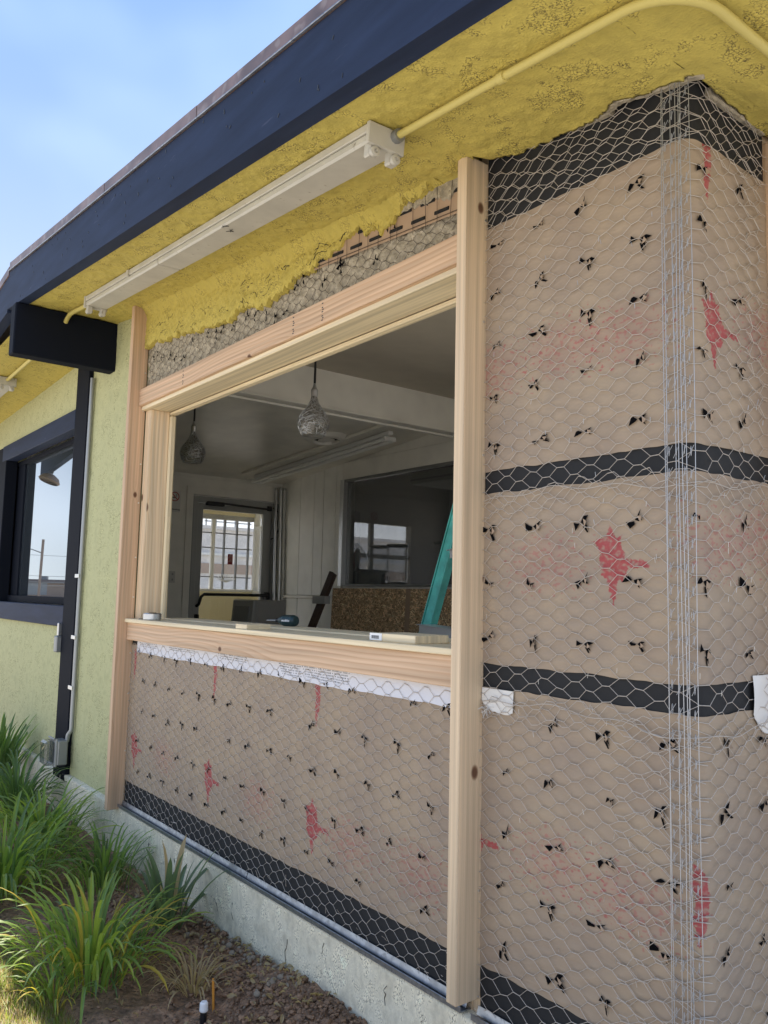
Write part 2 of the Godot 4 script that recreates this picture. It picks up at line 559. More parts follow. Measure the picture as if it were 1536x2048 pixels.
	mat("pale_plastic", lin(0.62, 0.60, 0.55), 0.5)
	mat("white_plastic", lin(0.8, 0.8, 0.8), 0.4)
	mat("red_print", lin(0.42, 0.03, 0.03), 0.5)
	mat("print_ink", lin(0.05, 0.045, 0.05), 0.8)
	mat("paper_white", lin(0.72, 0.70, 0.66), 0.7)
	mat("yellow_wall", lin(0.68, 0.61, 0.38), 0.8)
	mat("aluminium", lin(0.62, 0.63, 0.63), 0.35, 0.75)
	mat("frame_grey", lin(0.38, 0.385, 0.37), 0.45, 0.2)
	mat("frame_white", lin(0.66, 0.66, 0.62), 0.5)
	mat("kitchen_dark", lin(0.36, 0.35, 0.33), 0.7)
	mat("teal_plastic", lin(0.006, 0.03, 0.035), 0.4)
	mat("tube_white", lin(0.88, 0.88, 0.84), 0.3)
	mat("conduit_paint", lin(0.56, 0.47, 0.145), 0.6)
	mat("emt", lin(0.34, 0.355, 0.36), 0.42, 0.5)
	mat("stone_brown", lin(0.34, 0.25, 0.19), 0.8)
	mat("far_roof", lin(0.18, 0.15, 0.14), 0.8)
	mat("mullion_dark", lin(0.11, 0.115, 0.115), 0.5)
	mat("orange", lin(0.6, 0.25, 0.03), 0.6)
	mat("floor", lin(0.42, 0.39, 0.34), 0.5)
	for e in [["leaf", 0.14, 0.22, 0.048], ["leaf_dark", 0.07, 0.12, 0.036], ["leaf_light", 0.24, 0.31, 0.055], ["leaf_grey", 0.085, 0.125, 0.065], ["leaf_yellow", 0.42, 0.33, 0.06], ["leaf_dry", 0.34, 0.26, 0.15]]:
		var m := mat(e[0], lin(e[1], e[2], e[3]), 0.5)
		m.backlight_enabled = true
		m.backlight = lin(e[1] * 1.8, e[2] * 1.9, e[3] * 1.2)
	var g := mat("pane", Color(0.75, 0.8, 0.8, 0.06), 0.0)
	g.transparency = BaseMaterial3D.TRANSPARENCY_ALPHA
	var film := mat("film_pane", Color(0.55, 0.60, 0.64, 0.55), 0.0, 0.9)
	film.transparency = BaseMaterial3D.TRANSPARENCY_ALPHA
	var smoky := mat("smoky_pane", Color(0.34, 0.36, 0.37, 0.24), 0.0, 0.3)
	smoky.transparency = BaseMaterial3D.TRANSPARENCY_ALPHA
	var jar := mat("jar_glass", Color(0.8, 0.85, 0.85, 0.25), 0.05)
	jar.transparency = BaseMaterial3D.TRANSPARENCY_ALPHA
	var cr := mat("crystal", Color(0.5, 0.49, 0.46, 0.14), 0.15, 0.3)
	cr.transparency = BaseMaterial3D.TRANSPARENCY_ALPHA

# ---------------------------------------------------------------- shared shapes of the place
# soffit height: the roof climbs to a ridge over the black beam
func soffit_y(x: float) -> float:
	return 2.573 - 0.105 * x

# the papered wall turns a rounded corner: s runs along x, then round the corner and back along -z
const CORNER_X := -0.985
const CORNER_R := 0.03
func wrapped(s: float, y: float, off: float) -> Vector3:
	var xs := CORNER_X - CORNER_R
	var arc := CORNER_R * PI / 2.0
	if s < xs:
		return Vector3(s, y, off)
	if s < xs + arc:
		var a := (s - xs) / CORNER_R
		return Vector3(xs + sin(a) * (CORNER_R + off), y, -CORNER_R + cos(a) * (CORNER_R + off))
	return Vector3(CORNER_X + off, y, -CORNER_R - (s - xs - arc))

func profile(pts: Array, x: float) -> float:
	for i in pts.size() - 1:
		if x <= pts[i + 1][0]:
			var k := clampf((x - pts[i][0]) / (pts[i + 1][0] - pts[i][0]), 0.0, 1.0)
			return lerpf(pts[i][1], pts[i + 1][1], k)
	return pts[pts.size() - 1][1]

# hexagonal stucco netting: f(u, w) lifts it on to its wall; keep(u, w) says where it is
func netting(f: Callable, u0: float, u1: float, w0: float, w1: float, seed_: int, jit := 0.0016) -> MB:
	var b := MB.new()
	var r := RandomNumberGenerator.new()
	r.seed = seed_
	var cols := int((u1 - u0) / COLUMN)
	var rows := int((w1 - w0) / PITCH)
	var lefts := []
	var rights := []
	for i in cols + 1:
		var ll := PackedVector3Array()
		var rr := PackedVector3Array()
		for j in rows + 1:
			var u := u0 + i * COLUMN + r.randfn(0, jit)
			var w := w0 + (j + 0.5 * (i % 2)) * PITCH + r.randfn(0, jit)
			var tw := 0.0102 + r.randfn(0, 0.0008)
			var tilt := r.randfn(0, 0.00108)
			ll.append(f.call(u - tw, w - tilt))
			rr.append(f.call(u + tw, w + tilt))
		lefts.append(ll)
		rights.append(rr)
	for i in cols + 1:
		for j in rows + 1:
			b.wire(lefts[i][j], rights[i][j], 0.00108)
			if i < cols:
				var other := [j, j - 1] if i % 2 == 0 else [j, j + 1]
				for o in other:
					if o >= 0 and o <= rows:
						b.wire(rights[i][j], lefts[i + 1][o], 0.00076)
	return b

func ragged(n: int, rx: float, ry: float, r: RandomNumberGenerator) -> PackedVector2Array:
	var p := PackedVector2Array()
	for k in n:
		var a := TAU * k / n + r.randf_range(-0.22, 0.22)
		var q := r.randf_range(0.7, 1.2) if k % 2 == 0 else r.randf_range(0.18, 0.5)
		p.append(Vector2(cos(a) * rx * q, sin(a) * ry * q))
	return p

func tear_variants() -> Array:
	var out := []
	var r := RandomNumberGenerator.new()
	r.seed = 77
	for k in 7:
		var hole := MB.new()
		var j := func(x: float, y: float) -> Vector2: return Vector2(x * r.randf_range(0.7, 1.25) + r.randfn(0, 0.0015), y * r.randf_range(0.5, 1.3) + r.randfn(0, 0.0015))
		hole.plate(Transform3D(), PackedVector2Array([j.call(-0.025, 0.009), j.call(-0.012, 0.008), Vector2(-0.002, 0.002), j.call(-0.008, -0.006), j.call(-0.021, -0.012)]), 0.0, 0.0006)
		hole.plate(at(0.002, 0, 0), PackedVector2Array([Vector2(0.0, 0.003), j.call(0.012, 0.012), j.call(0.027, 0.015), j.call(0.014, 0.002), j.call(0.024, -0.013), j.call(0.006, -0.005)]), 0.0, 0.0006)
		if k % 2 == 0:
			hole.plate(at(0.016, -0.012, 0), PackedVector2Array([Vector2(-0.008, 0.004), Vector2(0.0, 0.006), j.call(0.012, -0.012), j.call(0.006, -0.014)]), 0.0, 0.0006)
		var m := hole.mesh()
		m.surface_set_material(0, M["tear_black"])
		var flap := MB.new()
		var up := Vector3(0.012, -0.004, 0.003)
		flap.tri(Vector3(0.012, 0.010, 0.00108), Vector3(0.015, -0.010, 0.00108), up + Vector3(0.018, 0.004, 0.004), Vector3(0, 0, 1), Vector3(0, 0, 1), Vector3(0.4, 0.2, 0.9).normalized())
		
		m = flap.mesh(m)
		m.surface_set_material(1, M["kraft_plain"])
		out.append(m)
	return out

func sheet(u0: float, u1: float, y0: float, y1: float, off: float, f: Callable, tex0: Vector2, tex: Vector2, wav: float, seed_: int, nu: int, nv: int) -> ArrayMesh:
	var b := MB.new()
	var nz := fnl(seed_, 6.0, 3)
	var nz2 := fnl(seed_ + 5, 2.2, 2, FastNoiseLite.TYPE_SIMPLEX, FastNoiseLite.FRACTAL_RIDGED)
	var edge := fnl(seed_ + 9, 9.0, 2)
	var place := func(a: float, c: float) -> Vector3:
		var u := lerpf(u0, u1, a)
		var lo := y0 + 0.004 * edge.get_noise_2d(u, 1.0)
		var hi := y1 + 0.004 * edge.get_noise_2d(u, 9.0)
		var y := lerpf(lo, hi, c)
		return f.call(u, y, off + wav * (1.0 + nz.get_noise_2d(u, y * 1.4)) + wav * 0.5 * nz2.get_noise_2d(u * 1.6 + y, y))
	b.grid(nu, nv, place, Vector3(0.4, 0, 1))
	for j in nv + 1:
		for i in nu + 1:
			var u := lerpf(u0, u1, i / float(nu))
			var y := lerpf(y0, y1, j / float(nv))
			b.t[j * (nu + 1) + i] = Vector2((u - tex0.x) / tex.x, 1.0 - (y - tex0.y) / tex.y)
	return b.mesh()

# ---------------------------------------------------------------- the scene
func _ready() -> void:
	var cam := Camera3D.new()
	cam.name = "camera"
	add_child(cam)
	cam.position = Vector3(0, 1.5, 1.6)
	cam.rotation_degrees = Vector3(5.967, 52.424, 1.310)
	cam.fov = 63.855
	cam.near = 0.05
	cam.far = 900.0
	cam.current = true

	var we := WorldEnvironment.new()
	we.name = "world_environment"
	var env := Environment.new()
	var sky_mat := ProceduralSkyMaterial.new()
	sky_mat.sky_top_color = lin(0.20, 0.345, 0.64)
	sky_mat.sky_horizon_color = lin(0.98, 1.0, 0.99)
	sky_mat.sky_curve = 0.17
	sky_mat.sky_energy_multiplier = 1.0
	sky_mat.ground_bottom_color = lin(0.25, 0.23, 0.2)
	sky_mat.ground_horizon_color = lin(0.45, 0.47, 0.48)
	sky_mat.sky_cover = cloud_cover()
	sky_mat.sky_cover_modulate = Color(1, 1, 1, 1)
	var sky := Sky.new()
	sky.sky_material = sky_mat
	env.background_mode = Environment.BG_SKY
	env.sky = sky
	env.tonemap_mode = Environment.TONE_MAPPER_LINEAR
	env.tonemap_exposure = 1.6
	env.sdfgi_enabled = true
	env.ssao_enabled = true
	env.ssil_enabled = true
	we.environment = env
	add_child(we)

	var sun := DirectionalLight3D.new()
	sun.name = "sun"
	add_child(sun)
	sun.light_energy = 1.6
	sun.light_color = Color(1.0, 0.955, 0.89)
	sun.light_angular_distance = 0.5
	sun.shadow_enabled = true
	sun.look_at_from_position(Vector3.ZERO, -Vector3(-0.62, 1.0, -0.078), Vector3.RIGHT)

	rng.seed = 2024
	make_materials()
	build_ground()
	build_shell()
	build_room()
	build_kitchen()
	build_entry()
	build_far()
	build_papered_walls()
	build_lumber()
	build_netting()
	build_eave_fittings()
	build_room_things()
	build_sill_things()
	build_plants()

func cloud_cover() -> ImageTexture:
	var w := 512
	var h := 256
	var f := fnl(7, 1.3, 5)
	var data := PackedByteArray()
	data.resize(w * h * 4)
	for y in h:
		var el := (0.5 - (y + 0.5) / h) * PI
		for x in w:
			var az := TAU * x / w
			var d := Vector3(cos(el) * cos(az), sin(el) * 2.6, cos(el) * sin(az))
			var q := f.get_noise_3d(d.x * 1.4, d.y, d.z * 0.8)
			var a := clampf((q + 0.10) * 1.3, 0.0, 1.0) * clampf(1.25 - sin(maxf(el, 0.0)) * 1.2, 0.15, 1.0) * 0.42
			var i := (y * w + x) * 4
			data[i] = 225
			data[i + 1] = 232
			data[i + 2] = 240
			data[i + 3] = int(a * 255.0) if el > 0.0 else 0
	var im := Image.create_from_data(w, h, false, Image.FORMAT_RGBA8, data)
	return ImageTexture.create_from_image(im)

func structure(called: String, mesh: Mesh, material: Material, label: String) -> MeshInstance3D:
	var o := put(called, mesh, material)
	o.set_meta("kind", "structure")
	o.set_meta("label", label)
	return o

# ---------------------------------------------------------------- ground
func ground_y(x: float, z: float) -> float:
	var heap := 0.05 * exp(-pow((x + 2.25) / 0.4, 2.0) - pow((z - 0.1) / 0.22, 2.0))
	return 0.19 + heap + 0.02 * clampf(0.4 - z, 0.0, 1.0)

func build_ground() -> void:
	var nz := fnl(5, 3.2, 4)
	var n2 := fnl(6, 14.0, 3)
	var soil := MB.new()
	soil.grid(230, 46, func(a: float, c: float) -> Vector3:
		var x := lerpf(-8.0, -0.4, a)
		var z := lerpf(-0.05, 1.1, c)
		return Vector3(x, ground_y(x, z) + 0.018 * nz.get_noise_2d(x, z) + 0.014 * n2.get_noise_2d(x, z), z), Vector3.UP)
	structure("planting_bed", soil.mesh(), M["soil"], "bare brown soil bed along the foot of the wall")
	var lawn := MB.new()
	lawn.grid(60, 12, func(a: float, c: float) -> Vector3:
		var x := lerpf(-9.0, 0.4, a)
		var z := lerpf(0.74, 1.02, c)
		return Vector3(x, 0.196 + 0.012 * nz.get_noise_2d(x * 0.7, z), z), Vector3.UP)
	structure("lawn", lawn.mesh(), M["turf"], "strip of sunlit short lawn beside the soil bed")
	var pave := MB.new()
	pave.span(Vector3(-60, 0.0, 1.02), Vector3(30, 0.185, 26))
	structure("pavement", pave.mesh(), M["pavement"], "pale concrete pavement in front of the building")
	var land := MB.new()
	land.grid(8, 8, func(a: float, c: float) -> Vector3:
		return Vector3(lerpf(-420, 420, a), 0.12, lerpf(-420, 420, c)), Vector3.UP)
	structure("terrain", land.mesh(), M["pavement"], "flat pale ground reaching to the horizon")
	# clods on the heap
	var clod := MB.new()
	var cn := fnl(15, 1.4, 3)
	clod.grid(10, 7, func(a: float, c: float) -> Vector3:
		var th := a * TAU
		var ph := (c - 0.5) * PI
		var d := Vector3(cos(ph) * cos(th), sin(ph), cos(ph) * sin(th))
		return d * (1.0 + 1.25 * cn.get_noise_3dv(d * 1.6)), Vector3.RIGHT)
	scatter("soil_clods", clod.mesh(), M["soil"], 2600, func(k: int) -> Transform3D:
		var x := rng.randf_range(-3.6, -1.3) if k % 3 > 0 else rng.randfn(-2.3, 0.22)
		var z := absf(rng.randfn(0.12, 0.16)) + 0.03
		var s := rng.randf_range(0.0015, 0.006) * (2.0 if rng.randf() < 0.10 else 1.0)
		return Transform3D(Basis.from_euler(Vector3(rng.randf() * 6, rng.randf() * 6, rng.randf() * 6)).scaled(Vector3(s, s * 0.8, s * 1.1)), Vector3(x, ground_y(x, z) + s * 0.5 + 0.004, z)), "loose brown soil clods heaped against the wall foot")
	# dead leaves and straw
	var dead := MB.new()
	dead.grid(3, 2, func(a: float, c: float) -> Vector3:
		var w := 0.012 * sin(PI * clampf(a, 0.06, 0.94))
		return Vector3((a - 0.5) * 0.05, 0.006 * sin(a * 5.0) + 0.004 * absf(c - 0.5) * 4.0, (c - 0.5) * w * 2.0), Vector3.UP)
	scatter("leaf_litter", dead.mesh(), M["leaf_dry"], 420, func(_k: int) -> Transform3D:
		var x := rng.randf_range(-3.9, -2.2)
		var z := absf(rng.randfn(0.14, 0.2)) + 0.03
		return Transform3D(Basis.from_euler(Vector3(rng.randfn(0, 0.5), rng.randf() * 6.3, rng.randfn(0, 0.5))).scaled(Vector3(1, 1, rng.randf_range(0.3, 1.0)) * rng.randf_range(0.3, 0.7)), Vector3(x, ground_y(x, z) + 0.018, z)), "dry fallen leaves and straw on the soil")
	var pebble := MB.new()
	pebble.grid(8, 5, func(a: float, c: float) -> Vector3:
		var th := a * TAU
		var ph := (c - 0.5) * PI
		return Vector3(cos(ph) * cos(th) * 1.2, sin(ph) * 0.6, cos(ph) * sin(th)), Vector3.RIGHT)
	scatter("mortar_crumbs", pebble.mesh(), M["crumb"], 110, func(_k: int) -> Transform3D:
		var x := rng.randf_range(-3.7, -2.35)
		var z := absf(rng.randfn(0.05, 0.07)) + 0.035
		var s := rng.randf_range(0.003, 0.012)
		return Transform3D(Basis.from_euler(Vector3(rng.randf() * 6, rng.randf() * 6, 0)).scaled(Vector3.ONE * s), Vector3(x, ground_y(x, z) + 0.012, z)), "grey crumbs of broken mortar along the foundation")
	var blade := MB.new()
	blade.tri(Vector3(-0.0022, 0, 0), Vector3(0.0022, 0, 0), Vector3(0.008, 0.045, 0.004), Vector3.UP, Vector3.UP, Vector3.UP)
	blade.tri(Vector3(-0.0022, 0, 0.003), Vector3(0.0022, 0, 0.003), Vector3(-0.012, 0.036, 0.010), Vector3.UP, Vector3.UP, Vector3.UP)
	for e in [["lawn_grass", "leaf_light", 3600], ["dry_lawn_grass", "leaf_dry", 5200]]:
		scatter(e[0], blade.mesh(), M[e[1]], e[2], func(_k: int) -> Transform3D:
			var x := rng.randf_range(-3.9, -2.0)
			var z := 0.72 + 0.28 * pow(rng.randf(), 1.2)
			return Transform3D(Basis.from_euler(Vector3(rng.randfn(0, 0.3), rng.randf() * 6.3, rng.randfn(0, 0.3))).scaled(Vector3.ONE * rng.randf_range(0.5, 1.1)), Vector3(x, 0.195, z)), "short green lawn grass in the sun" if e[1] == "leaf_light" else "dry straw coloured grass in the lawn")

func scatter(called: String, mesh: Mesh, material: Material, count: int, f: Callable, label: String) -> void:
	var mm := MultiMesh.new()
	mm.transform_format = MultiMesh.TRANSFORM_3D
	mm.mesh = mesh
	mm.instance_count = count
	for k in count:
		mm.set_instance_transform(k, f.call(k))
	var o := MultiMeshInstance3D.new()
	o.name = numbered(called)
	o.multimesh = mm
	o.material_override = material
	add_child(o, true)
	o.set_meta("kind", "stuff")
	o.set_meta("label", label)

# ---------------------------------------------------------------- the building
const TORN := [[-4.2, 2.815], [-4.1, 2.808], [-3.95, 2.80], [-3.75, 2.782], [-3.56, 2.752], [-3.4, 2.728], [-3.2, 2.70], [-3.12, 2.722], [-3.05, 2.735], [-2.93, 2.70], [-2.84, 2.692], [-2.72, 2.705], [-2.66, 2.745], [-2.52, 2.738], [-2.38, 2.748], [-2.3, 2.765], [-2.23, 2.785], [-2.16, 2.745], [-2.1, 2.735], [-2.03, 2.742], [-1.98, 2.766], [-1.64, 2.80]]
# inner broken edge of the soffit: z at x, where the black paper runs up behind it
const BROKEN := [[-1.70, -0.02], [-1.66, 0.03], [-1.60, 0.075], [-1.575, 0.03], [-1.51, 0.014], [-1.44, 0.004], [-1.34, 0.010], [-1.20, 0.018], [-1.165, 0.045], [-1.14, 0.052], [-1.07, 0.035], [-1.02, 0.025], [-0.955, 0.02]]

func build_shell() -> void:
	var b := thing("diner_building", "low yellow stucco diner with navy roof edge, under repair", "building")
	var bump := fnl(33, 7.0, 4)
	var fine := fnl(34, 40.0, 3)
	# left wall with its window opening
	var w := MB.new()
	w.span(Vector3(-8.6, 0.40, -0.14), Vector3(-7.1, 2.99, 0.0))
	w.span(Vector3(-7.1, 2.60, -0.14), Vector3(-5.3, 3.02, 0.0))
	w.span(Vector3(-7.1, 0.40, -0.14), Vector3(-5.3, 1.34, 0.0))
	put("stucco_wall", w.mesh(), M["stucco"], b)
	var w2 := MB.new()
	w2.grid(56, 130, func(a: float, c: float) -> Vector3:
		var x := lerpf(-5.31, -4.205, a)
		var y := lerpf(0.415, 3.06, c)
		return Vector3(x, y, 0.004 + 0.0035 * bump.get_noise_2d(x, y) + 0.002 * fine.get_noise_2d(x, y)), Vector3(0, 0, 1))
	w2.span(Vector3(-5.3, 0.40, -0.14), Vector3(-4.17, 3.06, -0.004))
	put("stucco_wall", w2.mesh(), M["stucco"], b)
	# framing behind the new paper
	var core := MB.new()
	core.span(Vector3(-4.17, 0.40, -0.14), Vector3(-1.655, 1.30, -0.004))
	core.span(Vector3(-4.17, 2.47, -0.14), Vector3(-1.655, 2.76, -0.012))
	core.span(Vector3(-1.655, 0.40, -0.14), Vector3(CORNER_X - 0.012, 2.80, -0.006))
	core.span(Vector3(CORNER_X - 0.14, 0.40, -0.34), Vector3(CORNER_X - 0.006, 2.80, -0.04))
	core.span(Vector3(CORNER_X - 0.14, 0.40, -2.3), Vector3(CORNER_X - 0.006, 1.30, -0.34))
	core.span(Vector3(CORNER_X - 0.14, 2.47, -2.3), Vector3(CORNER_X - 0.006, 2.80, -0.34))
	core.span(Vector3(CORNER_X - 0.14, 0.40, -2.92), Vector3(CORNER_X - 0.006, 2.80, -2.3))
	put("wall_core", core.mesh(), M["stud"], b)
	# plaster left above the opening, torn along its lower edge
	var torn := fnl(44, 9.0, 3)
	var lintel := func(a: float, c: float) -> Vector3:
		var x := lerpf(-4.17, -1.66, a)
		var chip := sin(floorf(x * 71.0) * 12.9898) * 43758.5453
		var chip2 := sin(floorf(x * 26.0 + 0.4) * 78.233) * 12543.12
		var low := profile(TORN, x) - 0.016 + 0.011 * (chip - floorf(chip)) + 0.016 * (chip2 - floorf(chip2)) - 0.012 + 0.014 * torn.get_noise_1d(x * 1.6) + 0.012 * torn.get_noise_1d(x * 5.3 + 50.0) + 0.006 * torn.get_noise_1d(x * 17.0 + 90.0)
		var hi := maxf(soffit_y(x) + 0.01, low + 0.012)
		var cc := clampf((c - 0.06) / 0.94, 0.0, 1.0)
		var y := lerpf(low, hi, cc)
		var lump := 0.005 * bump.get_noise_2d(x * 1.6, y * 2.0) + 0.004 * fine.get_noise_2d(x, y)
		var swell := 0.008 * exp(-pow((y - low - 0.02) / 0.04, 2.0))
		var z := 0.022 + lump + swell * (0.6 + 0.8 * bump.get_noise_2d(x * 0.8, 3.0)) + 0.05 * pow(clampf(1.0 - (hi - y) / 0.06, 0.0, 1.0), 2.0)
		if c < 0.03:
			z = 0.0
		return Vector3(x, y, z)
	put("torn_plaster", MB.new().grid(520, 34, lintel, Vector3(0, 0, 1)).mesh(), M["soffit"], b)
	for k in 26:
		var a := rng.randf_range(0.02, 0.80)
		var c := rng.randf_range(0.12, 0.6)
		var crack := MB.new()
		var last: Vector3 = lintel.call(a, c)
		for e in rng.randi_range(4, 9):
			a += rng.randf_range(0.002, 0.006)
			c = clampf(c + rng.randfn(0.0, 0.035), 0.08, 0.8)
			var p: Vector3 = lintel.call(a, c)
			crack.wire(last, p, rng.randf_range(0.0008, 0.0018))
			last = p
		put("crack", crack.mesh(), M["dark_hole"], b)
	# grey mortar with old netting left in it
	var hexed := func(a: float, c: float) -> Vector3:
		var x := lerpf(-4.165, -1.66, a)
		var y := lerpf(2.55, 2.85, c)
		var col := floorf(x / 0.044 + 0.5)
		var fy := fposmod(y / 0.038 + 0.5 * fposmod(col, 2.0), 1.0) - 0.5
		var fx := x / 0.044 - col
		var pillow := clampf(1.0 - 2.0 * maxf(absf(fx) * 0.9 + absf(fy) * 0.55, absf(fy)), 0.0, 1.0)
		return Vector3(x, y, 0.001 + 0.0055 * sqrt(pillow) * clampf(0.55 + 1.5 * bump.get_noise_2d(col * 0.3, y * 4.0), 0.0, 1.3) + 0.011 * bump.get_noise_2d(x * 1.6, y * 1.8) + 0.004 * fine.get_noise_2d(x, y))
	put("mortar_bed", MB.new().grid(640, 78, hexed, Vector3(0, 0, 1)).mesh(), M["mortar"], b)
	var old := netting(func(u: float, y: float) -> Vector3: return Vector3(u, y, 0.0065 + 0.003 * bump.get_noise_2d(u * 3.0, y * 3.0)), -4.15, -1.67, 2.56, 2.84, 9, 0.002)
	put("old_netting", old.mesh(), M["rust_wire"], b)
	# strip of paper lath with slots and tie wires
	var lath := MB.new()
	var lath_lo := func(x: float) -> float: return 2.652 + (x + 1.76) * -0.085
	lath.grid(60, 6, func(a: float, c: float) -> Vector3:
		var x := lerpf(-2.80, -1.66, a)
		return Vector3(x, lath_lo.call(x) + c * 0.15 - 0.004, 0.0145 + 0.002 * bump.get_noise_2d(x * 2.0, c)), Vector3(0, 0, 1))
	var strip := put("lath_strip", lath.mesh(), M["lath"], b)
	for row in 3:
		for k in 10:
			var x := -2.70 + k * 0.112 + row * 0.045
			if x > -1.69:
				continue
			var y: float = lath_lo.call(x) + 0.022 + row * 0.046
			put("lath_slot", MB.new().bar(Vector3(x - 0.033, y + 0.0028, 0.017), Vector3(x + 0.033, y - 0.0028, 0.017), Vector3.UP, 0.011, 0.004).mesh(), M["dark_hole"], strip)
	var ties := MB.new()
	for k in 19:
		var x := -2.78 + k * 0.06 + rng.randfn(0, 0.006)
		ties.wire(Vector3(x, lath_lo.call(x) - 0.02, 0.020), Vector3(x + rng.randfn(0, 0.004), lath_lo.call(x) + 0.13, 0.021), 0.001)
	ties.wire(Vector3(-2.8, lath_lo.call(-2.8) + 0.003, 0.019), Vector3(-1.66, lath_lo.call(-1.66) + 0.003, 0.019), 0.0014)
	put("tie_wire", ties.mesh(), M["rust_wire"], strip)
	var patch := MB.new()
	patch.grid(60, 16, func(a: float, c: float) -> Vector3:
		var x := lerpf(-2.0, -1.66, a)
		var low := lerpf(2.735, 2.708, a) + 0.012 * torn.get_noise_1d(x * 3.0) - 0.02 * smoothstep(0.55, 0.6, a) * (1.0 - smoothstep(0.7, 0.75, a))
		return Vector3(x, lerpf(low, 2.80, c), (0.0 if c < 0.03 else 0.020) + 0.003 * fine.get_noise_2d(x, c)), Vector3(0, 0, 1))
	put("mortar_patch", patch.mesh(), M["mortar"], b)
	var bits := tear_variants()
	for k in 34:
		var x := -4.1 + k * 0.072 + rng.randfn(0, 0.03)
		var hi := profile(TORN, x) - 0.02
		var y := clampf(hi - absf(rng.randfn(0.0, 0.05)), 2.585, 2.80)
		if x < -1.7:
			put("felt_tear", bits[k % 7], M["tear_black"], b, Transform3D(Basis(Vector3(0, 0, 1), rng.randf_range(0.4, 1.6)).scaled(Vector3(rng.randf_range(0.4, 1.0), rng.randf_range(0.4, 1.0), 1)), Vector3(x, y, 0.0125)))
	# soffit: front strip, then the part that goes round the corner
	var under := func(x: float, z: float) -> float:
		var keep := clampf((z + 0.02) / 0.06, 0.0, 1.0)
		return soffit_y(x) + 0.006 * bump.get_noise_2d(x * 1.2, z * 1.6) + 0.0022 * fine.get_noise_2d(x, z) - 0.006 * (1.0 - keep)
	var jag := fnl(46, 11.0, 3)
	put("soffit", MB.new().grid(480, 66, func(a: float, c: float) -> Vector3:
		var x := lerpf(-4.9, -0.955, a)
		var z0 := -0.01
		if x > -1.70:
			z0 = profile(BROKEN, x) + 0.012 * jag.get_noise_1d(x * 1.4) + 0.010 * jag.get_noise_1d(x * 5.0) + 0.005 * jag.get_noise_1d(x * 16.0)
		var cc := clampf((c - 0.03) / 0.97, 0.0, 1.0)
		var z := lerpf(z0, 0.50, cc)
		return Vector3(x, under.call(x, z) + (0.022 if c < 0.02 else 0.0), z), Vector3.DOWN).mesh(), M["soffit"], b)
	put("soffit", MB.new().grid(80, 110, func(a: float, c: float) -> Vector3:
		var z := lerpf(-1.6, 0.50, c)
		var x0 := -0.955
		if z < 0.03:
			x0 = -0.985 + 0.012 + 0.02 * smoothstep(-0.3, 0.0, z) + 0.010 * jag.get_noise_1d(z * 1.7 + 30.0)
		var aa := clampf((a - 0.03) / 0.97, 0.0, 1.0)
		var x := lerpf(x0, -0.40, aa)
		return Vector3(x, under.call(x, maxf(z, 0.1)) + (0.024 if a < 0.02 and z < 0.03 else 0.0), z), Vector3.DOWN).mesh(), M["soffit"], b)
	# the broken thickness of the plaster shows grey above the black paper
	var rim := MB.new()
	for k in 16:
		var x := -1.30 + k * 0.021
		var z := profile(BROKEN, x) - 0.012
		rim.box(Transform3D(Basis.from_euler(Vector3(rng.randfn(0, 0.1), rng.randfn(0, 0.15), rng.randfn(-0.1, 0.08))), Vector3(x, soffit_y(x) + 0.012, z)), Vector3(0.03, 0.026, 0.02), 0.004)
	for k in 13:
		var z := -0.08 - k * 0.019
		rim.box(Transform3D(Basis.from_euler(Vector3(rng.randfn(0, 0.08), rng.randfn(0, 0.1), 0)), Vector3(-0.976, soffit_y(-0.97) + 0.008, z)), Vector3(0.018, 0.026, 0.026), 0.004)
	put("broken_edge", rim.mesh(), M["mortar"], b)
	# left of the beam the roof falls away
	put("soffit", MB.new().grid(60, 20, func(a: float, c: float) -> Vector3:
		var x := lerpf(-8.6, -4.8, a)
		var z := lerpf(-0.01, 0.50, c)
		return Vector3(x, 2.972 + 0.030 * (x + 5.2) + 0.004 * bump.get_noise_2d(x * 1.2, z * 1.6), z), Vector3.DOWN).mesh(), M["soffit"], b)
	# roof slab and its navy fascia
	var roof := MB.new()
	var slab := PackedVector2Array([Vector2(-0.42, 2.72), Vector2(-4.9, 3.19), Vector2(-8.7, 2.90), Vector2(-8.7, 2.99), Vector2(-4.9, 3.30), Vector2(-0.42, 2.83)])
	roof.plate(Transform3D(), slab, -3.1, 0.49)
	roof.plate(Transform3D(), PackedVector2Array([Vector2(-3.15, 3.005), Vector2(-4.9, 3.19), Vector2(-8.7, 3.02), Vector2(-8.7, 3.12), Vector2(-4.9, 3.30), Vector2(-3.15, 3.115)]), -5.35, -3.1)
	put("roof", roof.mesh(), M["far_roof"], b)
	var fascia := MB.new()
	var ridge := -4.93
	fascia.plate(Transform3D(), PackedVector2Array([Vector2(-0.36, soffit_y(-0.36) - 0.004), Vector2(ridge, soffit_y(ridge) - 0.004), Vector2(ridge, soffit_y(ridge) + 0.219), Vector2(-0.36, soffit_y(-0.36) + 0.219)]), 0.497, 0.552)
	var f1 := put("fascia_board", fascia.mesh(), M["fascia"], b)
	var f2 := MB.new()
	f2.plate(Transform3D(), PackedVector2Array([Vector2(-8.7, 2.64), Vector2(ridge - 0.004, soffit_y(ridge) - 0.02), Vector2(ridge - 0.004, soffit_y(ridge) + 0.20), Vector2(-8.7, 2.86)]), 0.497, 0.55)
	put("fascia_board", f2.mesh(), M["fascia"], b)
	put("fascia_board", MB.new().span(Vector3(-0.40, 2.605, -3.1), Vector3(-0.355, 2.82, 0.552)).mesh(), M["fascia"], b)
	var dents := MB.new()
